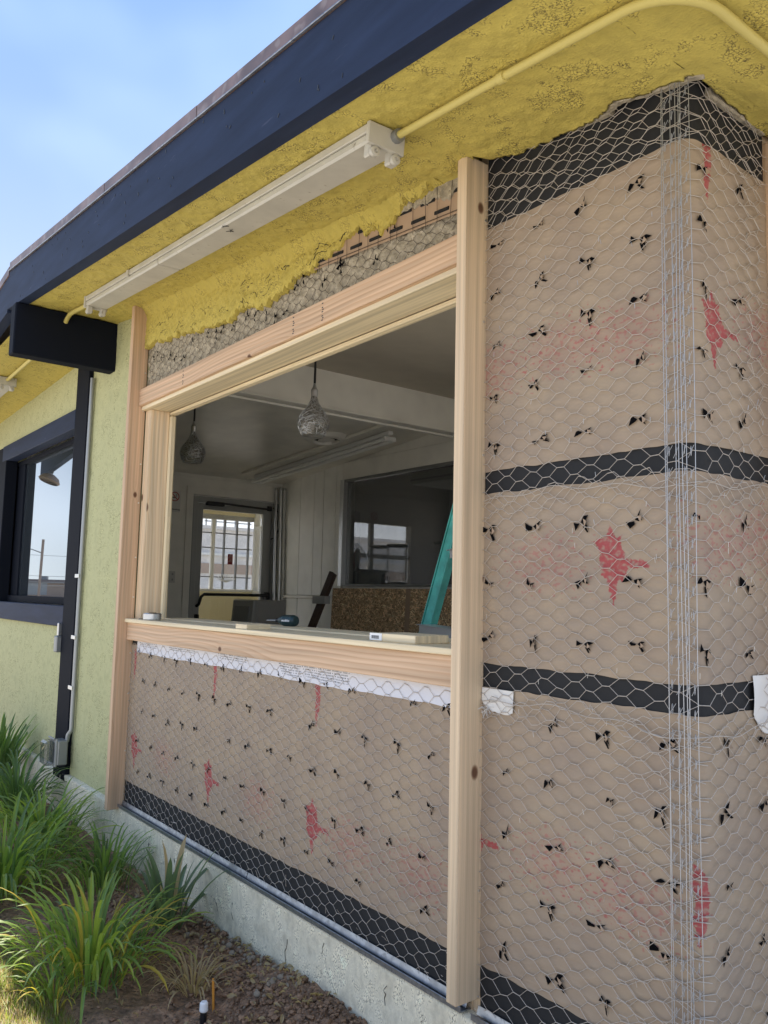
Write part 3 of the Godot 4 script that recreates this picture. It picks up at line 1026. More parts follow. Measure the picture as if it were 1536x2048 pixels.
	for k in 44:
		var x := rng.randf_range(-4.7, -1.5)
		var y := soffit_y(x) + rng.randf_range(0.02, 0.2)
		dents.box(Transform3D(Basis.from_euler(Vector3(0, 0, rng.randfn(0, 0.5))), Vector3(x, y, 0.5525)), Vector3(rng.randf_range(0.003, 0.007), rng.randf_range(0.005, 0.014), 0.002), 0.0005)
	put("nail_dents", dents.mesh(), M["black"], f1)
	# metal gravel stop above it, in lengths with a bright drip lip
	var joints := [-0.36, -2.42, -2.98, -3.32, -3.75, -4.93]
	for k in joints.size() - 1:
		var x0: float = joints[k + 1] + 0.003
		var x1: float = joints[k]
		var y0 := soffit_y(x0) + 0.219
		var y1 := soffit_y(x1) + 0.219
		var fl := MB.new()
		var dz := 0.001 * (k % 2)
		fl.plate(Transform3D(), PackedVector2Array([Vector2(x0, y0 + 0.002), Vector2(x1, y1 + 0.002), Vector2(x1, y1 + 0.053), Vector2(x0, y0 + 0.053)]), 0.49, 0.555 + dz)
		var f := put("roof_flashing", fl.mesh(), M["copper"], b)
		put("drip_lip", MB.new().bar(Vector3(x0, y0 + 0.0025, 0.559), Vector3(x1, y1 + 0.0025, 0.559), Vector3.UP, 0.005, 0.008, 0.001).mesh(), M["zinc"], f)
	put("roof_flashing", MB.new().plate(Transform3D(), PackedVector2Array([Vector2(-8.7, 2.862), Vector2(ridge - 0.004, soffit_y(ridge) + 0.202), Vector2(ridge - 0.004, soffit_y(ridge) + 0.25), Vector2(-8.7, 2.91)]), 0.49, 0.556).mesh(), M["copper"], b)
	# ridge beam sticking out under the eave
	put("ridge_beam", MB.new().span(Vector3(-4.765, 2.775, -0.02), Vector3(-4.67, 3.06, 0.565), 0.006).mesh(), M["navy"], b)
	# navy trim board with the conduit beside it
	put("trim_board", MB.new().span(Vector3(-5.285, 0.385, -0.002), Vector3(-5.05, 2.93, 0.032), 0.004).mesh(), M["navy"], b)
	# foundation kerb
	put("foundation", MB.new().grid(420, 14, func(a: float, c: float) -> Vector3:
		var x := lerpf(-8.6, -0.95, a)
		var y := lerpf(0.08, 0.425, minf(c / 0.9, 1.0))
		var z := 0.030 + 0.005 * bump.get_noise_2d(x, y * 2.0) + 0.003 * fine.get_noise_2d(x, y)
		if c > 0.93:
			z = -0.01
		return Vector3(x, y, z), Vector3(0, 0, 1)).mesh(), M["foundation"], b)
	put("foundation", MB.new().span(Vector3(-1.2, 0.05, -2.92), Vector3(-0.955, 0.425, 0.0)).mesh(), M["foundation"], b)
	for k in 8:
		var x := -3.7 + k * 0.29 + rng.randfn(0, 0.05)
		var y := rng.randf_range(0.30, 0.40)
		var crack := MB.new()
		var last := Vector3(x, y, 0.033 + 0.005 * bump.get_noise_2d(x, y * 2.0))
		for e in rng.randi_range(3, 8):
			x += rng.randfn(0, 0.007)
			y -= rng.randf_range(0.006, 0.02)
			var p := Vector3(x, y, 0.031 + 0.005 * bump.get_noise_2d(x, y * 2.0) + 0.003 * fine.get_noise_2d(x, y))
			crack.wire(last, p, rng.randf_range(0.0006, 0.0016))
			last = p
		put("crack", crack.mesh(), M["dark_hole"], b)
	# left window
	var win := put("window", MB.new().span(Vector3(-7.16, 2.53, -0.06), Vector3(-5.288, 2.655, 0.03), 0.004).mesh(), M["fascia"], b)
	put("side_trim", MB.new().span(Vector3(-7.34, 1.28, -0.062), Vector3(-7.04, 2.65, 0.028), 0.004).mesh(), M["navy"], win)
	put("sill", MB.new().span(Vector3(-7.03, 1.275, -0.06), Vector3(-5.288, 1.405, 0.026), 0.004).mesh(), M["fascia"], win)
	var fr := MB.new()
	fr.span(Vector3(-7.1, 2.49, -0.12), Vector3(-5.30, 2.528, -0.07), 0.003)
	fr.span(Vector3(-7.1, 1.407, -0.12), Vector3(-5.30, 1.455, -0.05), 0.003)
	fr.span(Vector3(-5.36, 1.407, -0.119), Vector3(-5.30, 2.528, -0.062), 0.003)
	fr.span(Vector3(-7.1, 1.407, -0.118), Vector3(-6.86, 2.528, -0.075), 0.003)
	put("frame", fr.mesh(), M["navy"], win)
	put("pane", MB.new().span(Vector3(-6.86, 1.45, -0.092), Vector3(-5.36, 2.49, -0.088), 0.0).mesh(), M["film_pane"], win)
	# new galvanised weep screed along the foot of the papered walls
	for run in [[-4.165, -2.86], [-2.855, -1.656], [-1.616, -0.965]]:
		var ws := MB.new()
		ws.span(Vector3(run[0], 0.428, 0.0), Vector3(run[1], 0.431, 0.036), 0.0)
		ws.bar(Vector3(run[0], 0.436, 0.0375), Vector3(run[1], 0.436, 0.0375), Vector3.UP, 0.016, 0.003)
		ws.bar(Vector3(run[0], 0.446, 0.014), Vector3(run[1], 0.446, 0.014), Vector3(0, 1, -0.35), 0.022, 0.002)
		var p := put("weep_screed", ws.mesh(), M["zinc"], b)
		var hole := MB.new().box(Transform3D(), Vector3(0.012, 0.001, 0.007), 0.0).mesh()
		var x: float = run[0] + 0.03
		while x < run[1] - 0.02:
			put("weep_hole", hole, M["dark_hole"], p, at(x, 0.4318, 0.023))
			x += 0.062
	put("weep_screed", MB.new().span(Vector3(-0.985, 0.428, -0.33), Vector3(-0.948, 0.442, -0.005), 0.0).mesh(), M["zinc"], b)
	# conduit hole in the soffit
	put("plaster_patch", MB.new().box(Transform3D(Basis.from_euler(Vector3(0, 0.4, -0.105)), Vector3(-0.955, soffit_y(-0.955) + 0.001, 0.012)), Vector3(0.035, 0.008, 0.018), 0.003).mesh(), M["mortar"], b)

# ---------------------------------------------------------------- the room behind the opening
func ceil_y(x: float) -> float:
	return 2.668 + 0.083 * (x + 7.5)

func build_room() -> void:
	var b := thing("dining_room", "bare cream painted room seen through the unglazed opening", "room")
	put("floor", MB.new().span(Vector3(-7.6, 0.38, -5.2), Vector3(-1.12, 0.45, -0.14), 0.0).mesh(), M["floor"], b)
	put("ceiling", MB.new().plate(Transform3D(), PackedVector2Array([Vector2(-7.5, ceil_y(-7.5)), Vector2(-4.7, ceil_y(-4.7)), Vector2(-4.7, 2.93), Vector2(-7.5, 2.72)]), -2.8, -0.14).mesh(), M["ceiling"], b)
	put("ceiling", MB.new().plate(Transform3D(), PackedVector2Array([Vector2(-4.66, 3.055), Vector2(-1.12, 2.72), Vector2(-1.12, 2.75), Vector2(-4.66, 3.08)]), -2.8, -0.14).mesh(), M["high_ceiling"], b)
	var beam := put("ceiling_beam", MB.new().span(Vector3(-4.745, 2.785, -2.8), Vector3(-4.655, 3.09, -0.14), 0.004).mesh(), M["interior"], b)
	var tr := MB.new()
	tr.span(Vector3(-4.655, 2.785, -2.8), Vector3(-4.642, 2.80, -0.14), 0.002)
	tr.span(Vector3(-4.775, 2.772, -2.8), Vector3(-4.745, 2.90, -0.14), 0.003)
	put("beam_trim", tr.mesh(), M["interior"], beam)
	# end wall with the doorway
	var ew := MB.new()
	ew.span(Vector3(-7.62, 0.45, -1.80), Vector3(-7.5, 2.70, 0.0), 0.0)
	ew.span(Vector3(-7.62, 2.47, -2.76), Vector3(-7.501, 2.70, -1.80), 0.0)
	ew.span(Vector3(-7.62, 0.45, -2.92), Vector3(-7.5, 2.72, -2.76), 0.0)
	put("end_wall", ew.mesh(), M["interior"], b)
	var trim := MB.new()
	trim.span(Vector3(-7.5, 0.45, -1.80), Vector3(-7.482, 2.55, -1.73), 0.003)
	trim.span(Vector3(-7.5, 2.47, -2.74), Vector3(-7.481, 2.55, -1.73), 0.003)
	trim.bar(Vector3(-7.49, 2.655, -0.14), Vector3(-7.49, 2.655, -2.8), Vector3.UP, 0.03, 0.02)
	put("door_trim", trim.mesh(), M["interior"], b)
	# boarded wall, each board its own
	var x := -7.5
	var k := 0
	while x < -6.37:
		var wd := minf(0.165 + 0.05 * ((k * 7) % 3), -6.36 - x)
		var grooved := x > -7.2
		put("plank", MB.new().span(Vector3(x + 0.002, 1.51, -2.83), Vector3(x + wd - (0.005 if grooved else 0.001), 2.72 + 0.083 * (x + 7.5), -2.80 + 0.002 * (k % 2)), 0.003 if grooved else 0.0).mesh(), M["plank_paint"], b)
		put("plank", MB.new().span(Vector3(x + 0.002, 0.45, -2.83), Vector3(x + wd - 0.005, 1.478, -2.802 + 0.002 * (k % 2)), 0.003).mesh(), M["plank_paint"], b)
		x += wd
		k += 1
	put("chair_rail", MB.new().span(Vector3(-7.5, 1.478, -2.83), Vector3(-6.36, 1.508, -2.775), 0.004).mesh(), M["interior"], b)
	var back := MB.new()
	back.span(Vector3(-7.6, 0.45, -2.92), Vector3(-6.33, 3.0, -2.832), 0.0)
	back.span(Vector3(-6.33, 2.60, -2.92), Vector3(-1.12, 3.12, -2.81), 0.0)
	back.span(Vector3(-6.33, 0.45, -2.92), Vector3(-3.1, 1.60, -2.81), 0.0)
	back.span(Vector3(-3.1, 0.45, -2.92), Vector3(-1.12, 0.75, -2.812), 0.0)
	back.span(Vector3(-3.1, 0.75, -2.919), Vector3(-2.1, 2.60, -2.811), 0.0)
	back.span(Vector3(-1.3, 0.75, -2.919), Vector3(-1.12, 2.60, -2.811), 0.0)
	put("back_wall", back.mesh(), M["interior"], b)
	put("valance_board", MB.new().span(Vector3(-6.36, 2.60, -2.81), Vector3(-3.1, 2.765, -2.785), 0.004).mesh(), M["interior"], b)
	# serving window to the kitchen
	var hatch := put("window", MB.new().span(Vector3(-6.37, 1.60, -2.86), Vector3(-6.315, 2.60, -2.77), 0.003).mesh(), M["aluminium"], b)
	var fr := MB.new()
	fr.span(Vector3(-6.315, 2.575, -2.85), Vector3(-3.1, 2.60, -2.78), 0.002)
	fr.span(Vector3(-6.315, 1.60, -2.85), Vector3(-3.1, 1.617, -2.78), 0.002)
	put("frame", fr.mesh(), M["dull_steel"], hatch)
	put("pane", MB.new().span(Vector3(-6.315, 1.617, -2.822), Vector3(-3.1, 2.575, -2.818), 0.0).mesh(), M["smoky_pane"], hatch)

func build_kitchen() -> void:
	var b := thing("kitchen", "dark kitchen behind the serving window", "room")
	var w := MB.new()
	w.span(Vector3(-7.6, 0.45, -5.3), Vector3(-7.18, 3.1, -5.2), 0.0)
	w.span(Vector3(-7.18, 0.45, -5.3), Vector3(-6.5, 1.2, -5.2), 0.0)
	w.span(Vector3(-7.18, 2.5, -5.3), Vector3(-6.5, 3.1, -5.2), 0.0)
	w.span(Vector3(-6.5, 0.45, -5.3), Vector3(-3.2, 3.1, -5.2), 0.0)
	w.span(Vector3(-3.3, 0.45, -5.2), Vector3(-3.2, 3.1, -2.92), 0.0)
	w.span(Vector3(-7.62, 0.45, -5.2), Vector3(-7.52, 1.35, -2.92), 0.0)
	w.span(Vector3(-7.62, 2.35, -5.2), Vector3(-7.52, 3.1, -2.92), 0.0)
	w.span(Vector3(-7.62, 1.35, -4.6), Vector3(-7.52, 2.35, -5.2), 0.0)
	w.span(Vector3(-7.62, 1.35, -2.92), Vector3(-7.52, 2.35, -3.5), 0.0)
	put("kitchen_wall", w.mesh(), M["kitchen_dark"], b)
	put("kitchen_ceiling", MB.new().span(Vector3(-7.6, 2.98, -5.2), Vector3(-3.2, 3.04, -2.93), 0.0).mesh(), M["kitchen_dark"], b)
	var fr := MB.new()
	fr.span(Vector3(-7.6, 1.35, -4.07), Vector3(-7.55, 2.35, -4.02), 0.002)
	fr.span(Vector3(-7.6, 1.95, -4.6), Vector3(-7.551, 2.0, -3.5), 0.002)
	var win := put("window", fr.mesh(), M["frame_grey"], b)
	put("pane", MB.new().span(Vector3(-7.59, 1.35, -4.6), Vector3(-7.585, 2.35, -3.5), 0.0).mesh(), M["pane"], win)
	var c := thing("dark_counter_machine", "low dark machine behind the serving window glass", "machine", Vector3(-6.62, 0, -3.15))
	put("body", MB.new().span(Vector3(-0.24, 0.9, -0.2), Vector3(0.24, 1.74, 0.16), 0.01).mesh(), M["grey_box"], c)
	put("lid", MB.new().span(Vector3(-0.25, 1.74, -0.21), Vector3(0.25, 1.77, 0.17), 0.008).mesh(), M["dull_steel"], c)
	for e in [[-6.30, "glass jar on the dark machine, nearer the frame"], [-6.02, "glass jar standing right of the first jar"]]:
		var j := thing("glass_jar", e[1], "jar", Vector3(e[0], 1.60, -3.2), "glass jars behind the serving window")
		put("bowl", MB.new().lathe(Transform3D(), [Vector2(0.0, 0.05), Vector2(0.09, 0.05), Vector2(0.10, 0.08), Vector2(0.10, 0.36), Vector2(0.085, 0.38)], 18).mesh(), M["jar_glass"], j)
		put("lid", MB.new().lathe(Transform3D(), [Vector2(0.09, 0.375), Vector2(0.105, 0.38), Vector2(0.10, 0.40), Vector2(0.0, 0.405)], 18).mesh(), M["steel"], j)
		put("stand", MB.new().lathe(Transform3D(), [Vector2(0.12, 0.0), Vector2(0.12, 0.03), Vector2(0.07, 0.05), Vector2(0.0, 0.05)], 18).mesh(), M["grey_box"], j)
	var bag := thing("plastic_bag", "clear bag of red and white cups by the kitchen window", "bag", Vector3(-6.83, 1.77, -3.28))
	for k in 4:
		put("cup", MB.new().lathe(at(-0.09 + 0.06 * k, 0, 0.02 * (k % 2)), [Vector2(0.0, 0.0), Vector2(0.022, 0.0), Vector2(0.028, 0.17 + 0.03 * (k % 2)), Vector2(0.0, 0.2 + 0.03 * (k % 2))], 12).mesh(), M["red_print"] if k % 2 == 0 else M["white_plastic"], bag)
	put("wrapper", MB.new().lathe(Transform3D(), [Vector2(0.13, 0.0), Vector2(0.15, 0.1), Vector2(0.12, 0.2), Vector2(0.04, 0.28)], 14).mesh(), M["jar_glass"], bag)
	var cab := thing("pale_cabinet", "pale boxy cabinet with a dark handle behind the hatch", "cabinet", Vector3(-5.35, 0, -3.6))
	put("body", MB.new().span(Vector3(-0.33, 0.6, -0.3), Vector3(0.33, 2.0, 0.2), 0.02).mesh(), M["pale_plastic"], cab)
	put("top", MB.new().span(Vector3(-0.36, 2.0, -0.32), Vector3(0.36, 2.03, 0.23), 0.008).mesh(), M["frame_white"], cab)
	put("handle", MB.new().span(Vector3(-0.2, 2.03, 0.05), Vector3(-0.02, 2.09, 0.15), 0.01).mesh(), M["black"], cab)
	var hood := thing("air_duct", "cream boxed duct high on the kitchen ceiling", "duct", Vector3(-5.15, 2.55, -3.5))
	put("casing", MB.new().span(Vector3(-0.7, 0.0, -0.3), Vector3(1.4, 0.42, 0.3), 0.006).mesh(), M["pale_plastic"], hood)
	put("seam", MB.new().span(Vector3(-0.7, 0.03, 0.3), Vector3(1.4, 0.045, 0.306), 0.001).mesh(), M["dull_steel"], hood)

# ---------------------------------------------------------------- the glazed entry beyond the door
func build_entry() -> void:
	var d := thing("glass_door", "grey metal framed glass door with a black push bar", "door")
	var fr := MB.new()
	fr.span(Vector3(-7.59, 0.45, -1.86), Vector3(-7.49, 2.46, -1.805), 0.004)
	fr.span(Vector3(-7.59, 0.45, -2.765), Vector3(-7.49, 2.46, -2.70), 0.004)
	fr.span(Vector3(-7.59, 2.40, -2.70), Vector3(-7.49, 2.46, -1.86), 0.004)
	put("frame", fr.mesh(), M["frame_grey"], d)
	var lf := MB.new()
	lf.span(Vector3(-7.56, 0.46, -1.925), Vector3(-7.515, 2.395, -1.865), 0.004)
	lf.span(Vector3(-7.56, 0.46, -2.695), Vector3(-7.515, 2.395, -2.60), 0.004)
	lf.span(Vector3(-7.559, 2.335, -2.60), Vector3(-7.516, 2.395, -1.925), 0.004)
	lf.span(Vector3(-7.559, 0.46, -2.60), Vector3(-7.516, 0.66, -1.925), 0.004)
	put("leaf_frame", lf.mesh(), M["frame_grey"], d)
	put("pane", MB.new().span(Vector3(-7.54, 0.66, -2.60), Vector3(-7.535, 2.335, -1.925), 0.0).mesh(), M["pane"], d)
	var pb := MB.new()
	pb.tube(PackedVector3Array([Vector3(-7.50, 1.38, -1.89), Vector3(-7.46, 1.40, -1.895), Vector3(-7.43, 1.47, -1.90), Vector3(-7.43, 1.495, -1.93), Vector3(-7.43, 1.497, -2.62), Vector3(-7.47, 1.49, -2.66)]), 0.015, 10)
	pb.span(Vector3(-7.515, 1.42, -2.68), Vector3(-7.46, 1.53, -2.63), 0.005)
	pb.span(Vector3(-7.515, 1.18, -1.905), Vector3(-7.46, 1.30, -1.875), 0.005)
	put("push_bar", pb.mesh(), M["black"], d)
	var cl := MB.new()
	cl.span(Vector3(-7.515, 2.375, -2.13), Vector3(-7.46, 2.415, -1.94), 0.006)
	cl.bar(Vector3(-7.465, 2.405, -2.0), Vector3(-7.45, 2.385, -2.62), Vector3.UP, 0.02, 0.008)
	cl.bar(Vector3(-7.46, 2.395, -2.62), Vector3(-7.50, 2.40, -2.68), Vector3.UP, 0.05, 0.02)
	put("door_closer", cl.mesh(), M["black"], d)
	put("cable", MB.new().tube(PackedVector3Array([Vector3(-7.48, 2.41, -2.69), Vector3(-7.46, 2.36, -2.76), Vector3(-7.46, 2.2, -2.76), Vector3(-7.47, 2.10, -2.72), Vector3(-7.49, 2.08, -2.68)]), 0.006, 6).mesh(), M["black"], d)
	var notice := put("notice", MB.new().span(Vector3(-7.533, 1.80, -2.275), Vector3(-7.531, 1.905, -2.22), 0.0).mesh(), M["red_print"], d)
	var lines := MB.new()
	for k in 6:
		lines.span(Vector3(-7.5308, 1.825 + k * 0.013, -2.267), Vector3(-7.5300, 1.829 + k * 0.013, -2.228 - 0.006 * (k % 3)), 0.0)
	put("lettering", lines.mesh(), M["paper_white"], notice)
	# entry porch
	var p := thing("entry_porch", "glazed entry porch with gridded white framed windows", "porch")
	var lw := MB.new()
	lw.span(Vector3(-8.9, 0.2, -3.3), Vector3(-8.8, 1.535, -1.3), 0.0)
	lw.span(Vector3(-8.8, 0.2, -3.3), Vector3(-7.62, 1.50, -3.2), 0.0)
	put("knee_wall", lw.mesh(), M["yellow_wall"], p)
	put("porch_roof", MB.new().span(Vector3(-9.1, 2.62, -3.5), Vector3(-7.62, 2.72, -1.2), 0.0).mesh(), M["yellow_wall"], p)
	put("header_board", MB.new().span(Vector3(-8.9, 2.43, -3.3), Vector3(-8.79, 2.62, -1.3), 0.003).mesh(), M["yellow_wall"], p)
	put("porch_floor", MB.new().span(Vector3(-9.0, 0.2, -3.3), Vector3(-7.62, 0.44, -1.2), 0.0).mesh(), M["pavement"], p)
	var win := put("window", MB.new().span(Vector3(-8.88, 2.375, -3.2), Vector3(-8.81, 2.43, -1.3), 0.002).mesh(), M["frame_grey"], p)
	put("sill", MB.new().span(Vector3(-8.9, 1.536, -3.2), Vector3(-8.79, 1.56, -1.3), 0.003).mesh(), M["frame_white"], win)
	for z in [-1.62, -1.76, -2.04, -2.32, -2.51, -2.685, -2.83, -2.995, -3.15]:
		var thick := 0.022 if absf(z + 2.685) < 0.01 or absf(z + 1.76) < 0.01 else 0.007
		put("mullion", MB.new().span(Vector3(-8.87, 1.56, z - thick), Vector3(-8.83, 2.375, z + thick), 0.002).mesh(), M["frame_white"] if thick > 0.01 else M["mullion_dark"], win)
	for y in [1.70, 2.04, 2.215]:
		put("transom", MB.new().span(Vector3(-8.868, y - 0.006, -3.2), Vector3(-8.832, y + 0.006, -1.3), 0.002).mesh(), M["mullion_dark"], win)
	put("pane", MB.new().span(Vector3(-8.852, 1.56, -3.2), Vector3(-8.848, 2.375, -1.3), 0.0).mesh(), M["pane"], win)
	var etched := MB.new()
	for k in 9:
		var a := -1.2 + k * 0.3
		var z0 := -2.81 - 0.012 * k
		etched.tube(PackedVector3Array([Vector3(-8.82, 1.64, -2.86), Vector3(-8.82, 1.66 + 0.03 * cos(a), z0 + 0.05 * sin(-a)), Vector3(-8.82, 1.69 + 0.05 * cos(a * 1.4), -2.86 + 0.13 * sin(-a))]), 0.004, 5)
	put("etched_design", etched.mesh(), M["frame_white"], win)
	var side := put("window", MB.new().span(Vector3(-8.8, 2.28, -3.27), Vector3(-7.62, 2.32, -3.2), 0.002).mesh(), M["frame_white"], p)
	var sf := MB.new()
	for sx in [-8.79, -8.24, -7.67]:
		sf.span(Vector3(sx - 0.025, 1.5, -3.268), Vector3(sx + 0.025, 2.62, -3.198), 0.002)
	sf.span(Vector3(-8.8, 1.5, -3.266), Vector3(-7.62, 1.55, -3.196), 0.002)
	put("frame", sf.mesh(), M["frame_white"], side)
	put("pane", MB.new().span(Vector3(-8.77, 1.55, -3.235), Vector3(-7.69, 2.6, -3.231), 0.0).mesh(), M["pane"], side)

# ---------------------------------------------------------------- far things, seen through the door or mirrored in the left window
func build_far() -> void:
	var f := thing("white_block_building", "long white block building with a brown band beyond the door", "building", Vector3(-24.0, 0.1, -12.0))
	put("wall", MB.new().span(Vector3(-6, 0, -9), Vector3(0, 3.45, 9), 0.0).mesh(), M["white_block"], f)
	put("band", MB.new().span(Vector3(0, 2.05, -9), Vector3(0.05, 2.36, 9), 0.0).mesh(), M["stone_brown"], f)
	put("coping", MB.new().span(Vector3(-6.1, 3.45, -9.1), Vector3(0.08, 3.56, 9.1), 0.0).mesh(), M["white_block"], f)
	put("ledge", MB.new().span(Vector3(0, 2.62, -9), Vector3(0.12, 2.70, 9), 0.0).mesh(), M["frame_white"], f)
	var rl := MB.new()
	for k in 4:
		rl.bar(Vector3(-0.6, 3.56, 0.9 + k * 0.35), Vector3(-0.6, 3.95, 0.9 + k * 0.35), Vector3.RIGHT, 0.04, 0.04)
	rl.bar(Vector3(-0.6, 3.95, 0.85), Vector3(-0.6, 3.95, 2.0), Vector3.UP, 0.04, 0.04)
	rl.bar(Vector3(-0.6, 3.76, 0.3), Vector3(-0.6, 3.76, 2.0), Vector3.UP, 0.04, 0.04)
	put("roof_rail", rl.mesh(), M["frame_grey"], f)
	put("window", MB.new().span(Vector3(0, 2.75, -1.2), Vector3(0.04, 3.2, -0.9), 0.0).mesh(), M["frame_grey"], f)
	# mirrored in the left window
	var shop := thing("long_low_shop", "long low brown shop across the lot, mirrored in left window", "building", Vector3(-113.0, 0.1, 28.5))
	var turn := Basis(Vector3.UP, deg_to_rad(111))
	shop.basis = turn
	put("wall", MB.new().span(Vector3(-26, 0, -4), Vector3(26, 2.3, 4), 0.0).mesh(), M["stone_brown"], shop)
	put("roof", MB.new().span(Vector3(-26.3, 2.3, -4.3), Vector3(26.3, 2.75, 4.3), 0.0).mesh(), M["far_roof"], shop)
	for k in 9:
		put("window", MB.new().span(Vector3(-23 + k * 5.4, 0.8, 4.0), Vector3(-20.5 + k * 5.4, 2.3, 4.06), 0.0).mesh(), M["frame_white"] if k % 3 == 0 else M["dull_steel"], shop)
	for k in 5:
		put("roof_unit", MB.new().span(Vector3(-8 + k * 3.5, 2.75, -1), Vector3(-7.1 + k * 3.5, 3.2, 1), 0.0).mesh(), M["dull_steel"], shop)
	var pole := thing("street_lamp", "tall street lamp post with wires, mirrored in left window", "street lamp", Vector3(-83.5, 0.1, 20.6))
	put("post", MB.new().tube(PackedVector3Array([Vector3(0, 0, 0), Vector3(0.1, 6.3, 0.1)]), 0.13, 8).mesh(), M["stone_brown"], pole)
	put("arm", MB.new().tube(PackedVector3Array([Vector3(0, 5.0, 0), Vector3(0, 5.3, -0.9), Vector3(0, 5.35, -1.6)]), 0.05, 6).mesh(), M["dull_steel"], pole)
	put("lamp_head", MB.new().box(at(0, 5.36, -1.9), Vector3(0.25, 0.14, 0.7), 0.03).mesh(), M["dull_steel"], pole)
	for y in [4.9, 2.9, 2.3, 2.0]:
		put("power_line", MB.new().tube(PackedVector3Array([Vector3(0, y + 0.5, -30), Vector3(0, y, -12), Vector3(0, y - 0.15, 0), Vector3(0, y - 0.1, 12), Vector3(0, y + 0.4, 30)]), 0.02, 5).mesh(), M["dull_steel"], pole)
	var fl := thing("flood_light", "round cream flood light under the left eave, mirrored in window", "flood light", Vector3(-8.4, 2.56, 0.5))
	fl.scale = Vector3.ONE * 0.82
	fl.rotation.x = 0.35
	put("shade", MB.new().lathe(Transform3D(), [Vector2(0.11, 0.0), Vector2(0.13, 0.02), Vector2(0.10, 0.07), Vector2(0.04, 0.10), Vector2(0.0, 0.105)], 20).mesh(), M["stone_brown"], fl)
	put("bracket", MB.new().tube(PackedVector3Array([Vector3(0, 0.1, 0), Vector3(0, 0.2, 0), Vector3(0.0, 0.30, -0.02)]), 0.009, 8).mesh(), M["dull_steel"], fl)

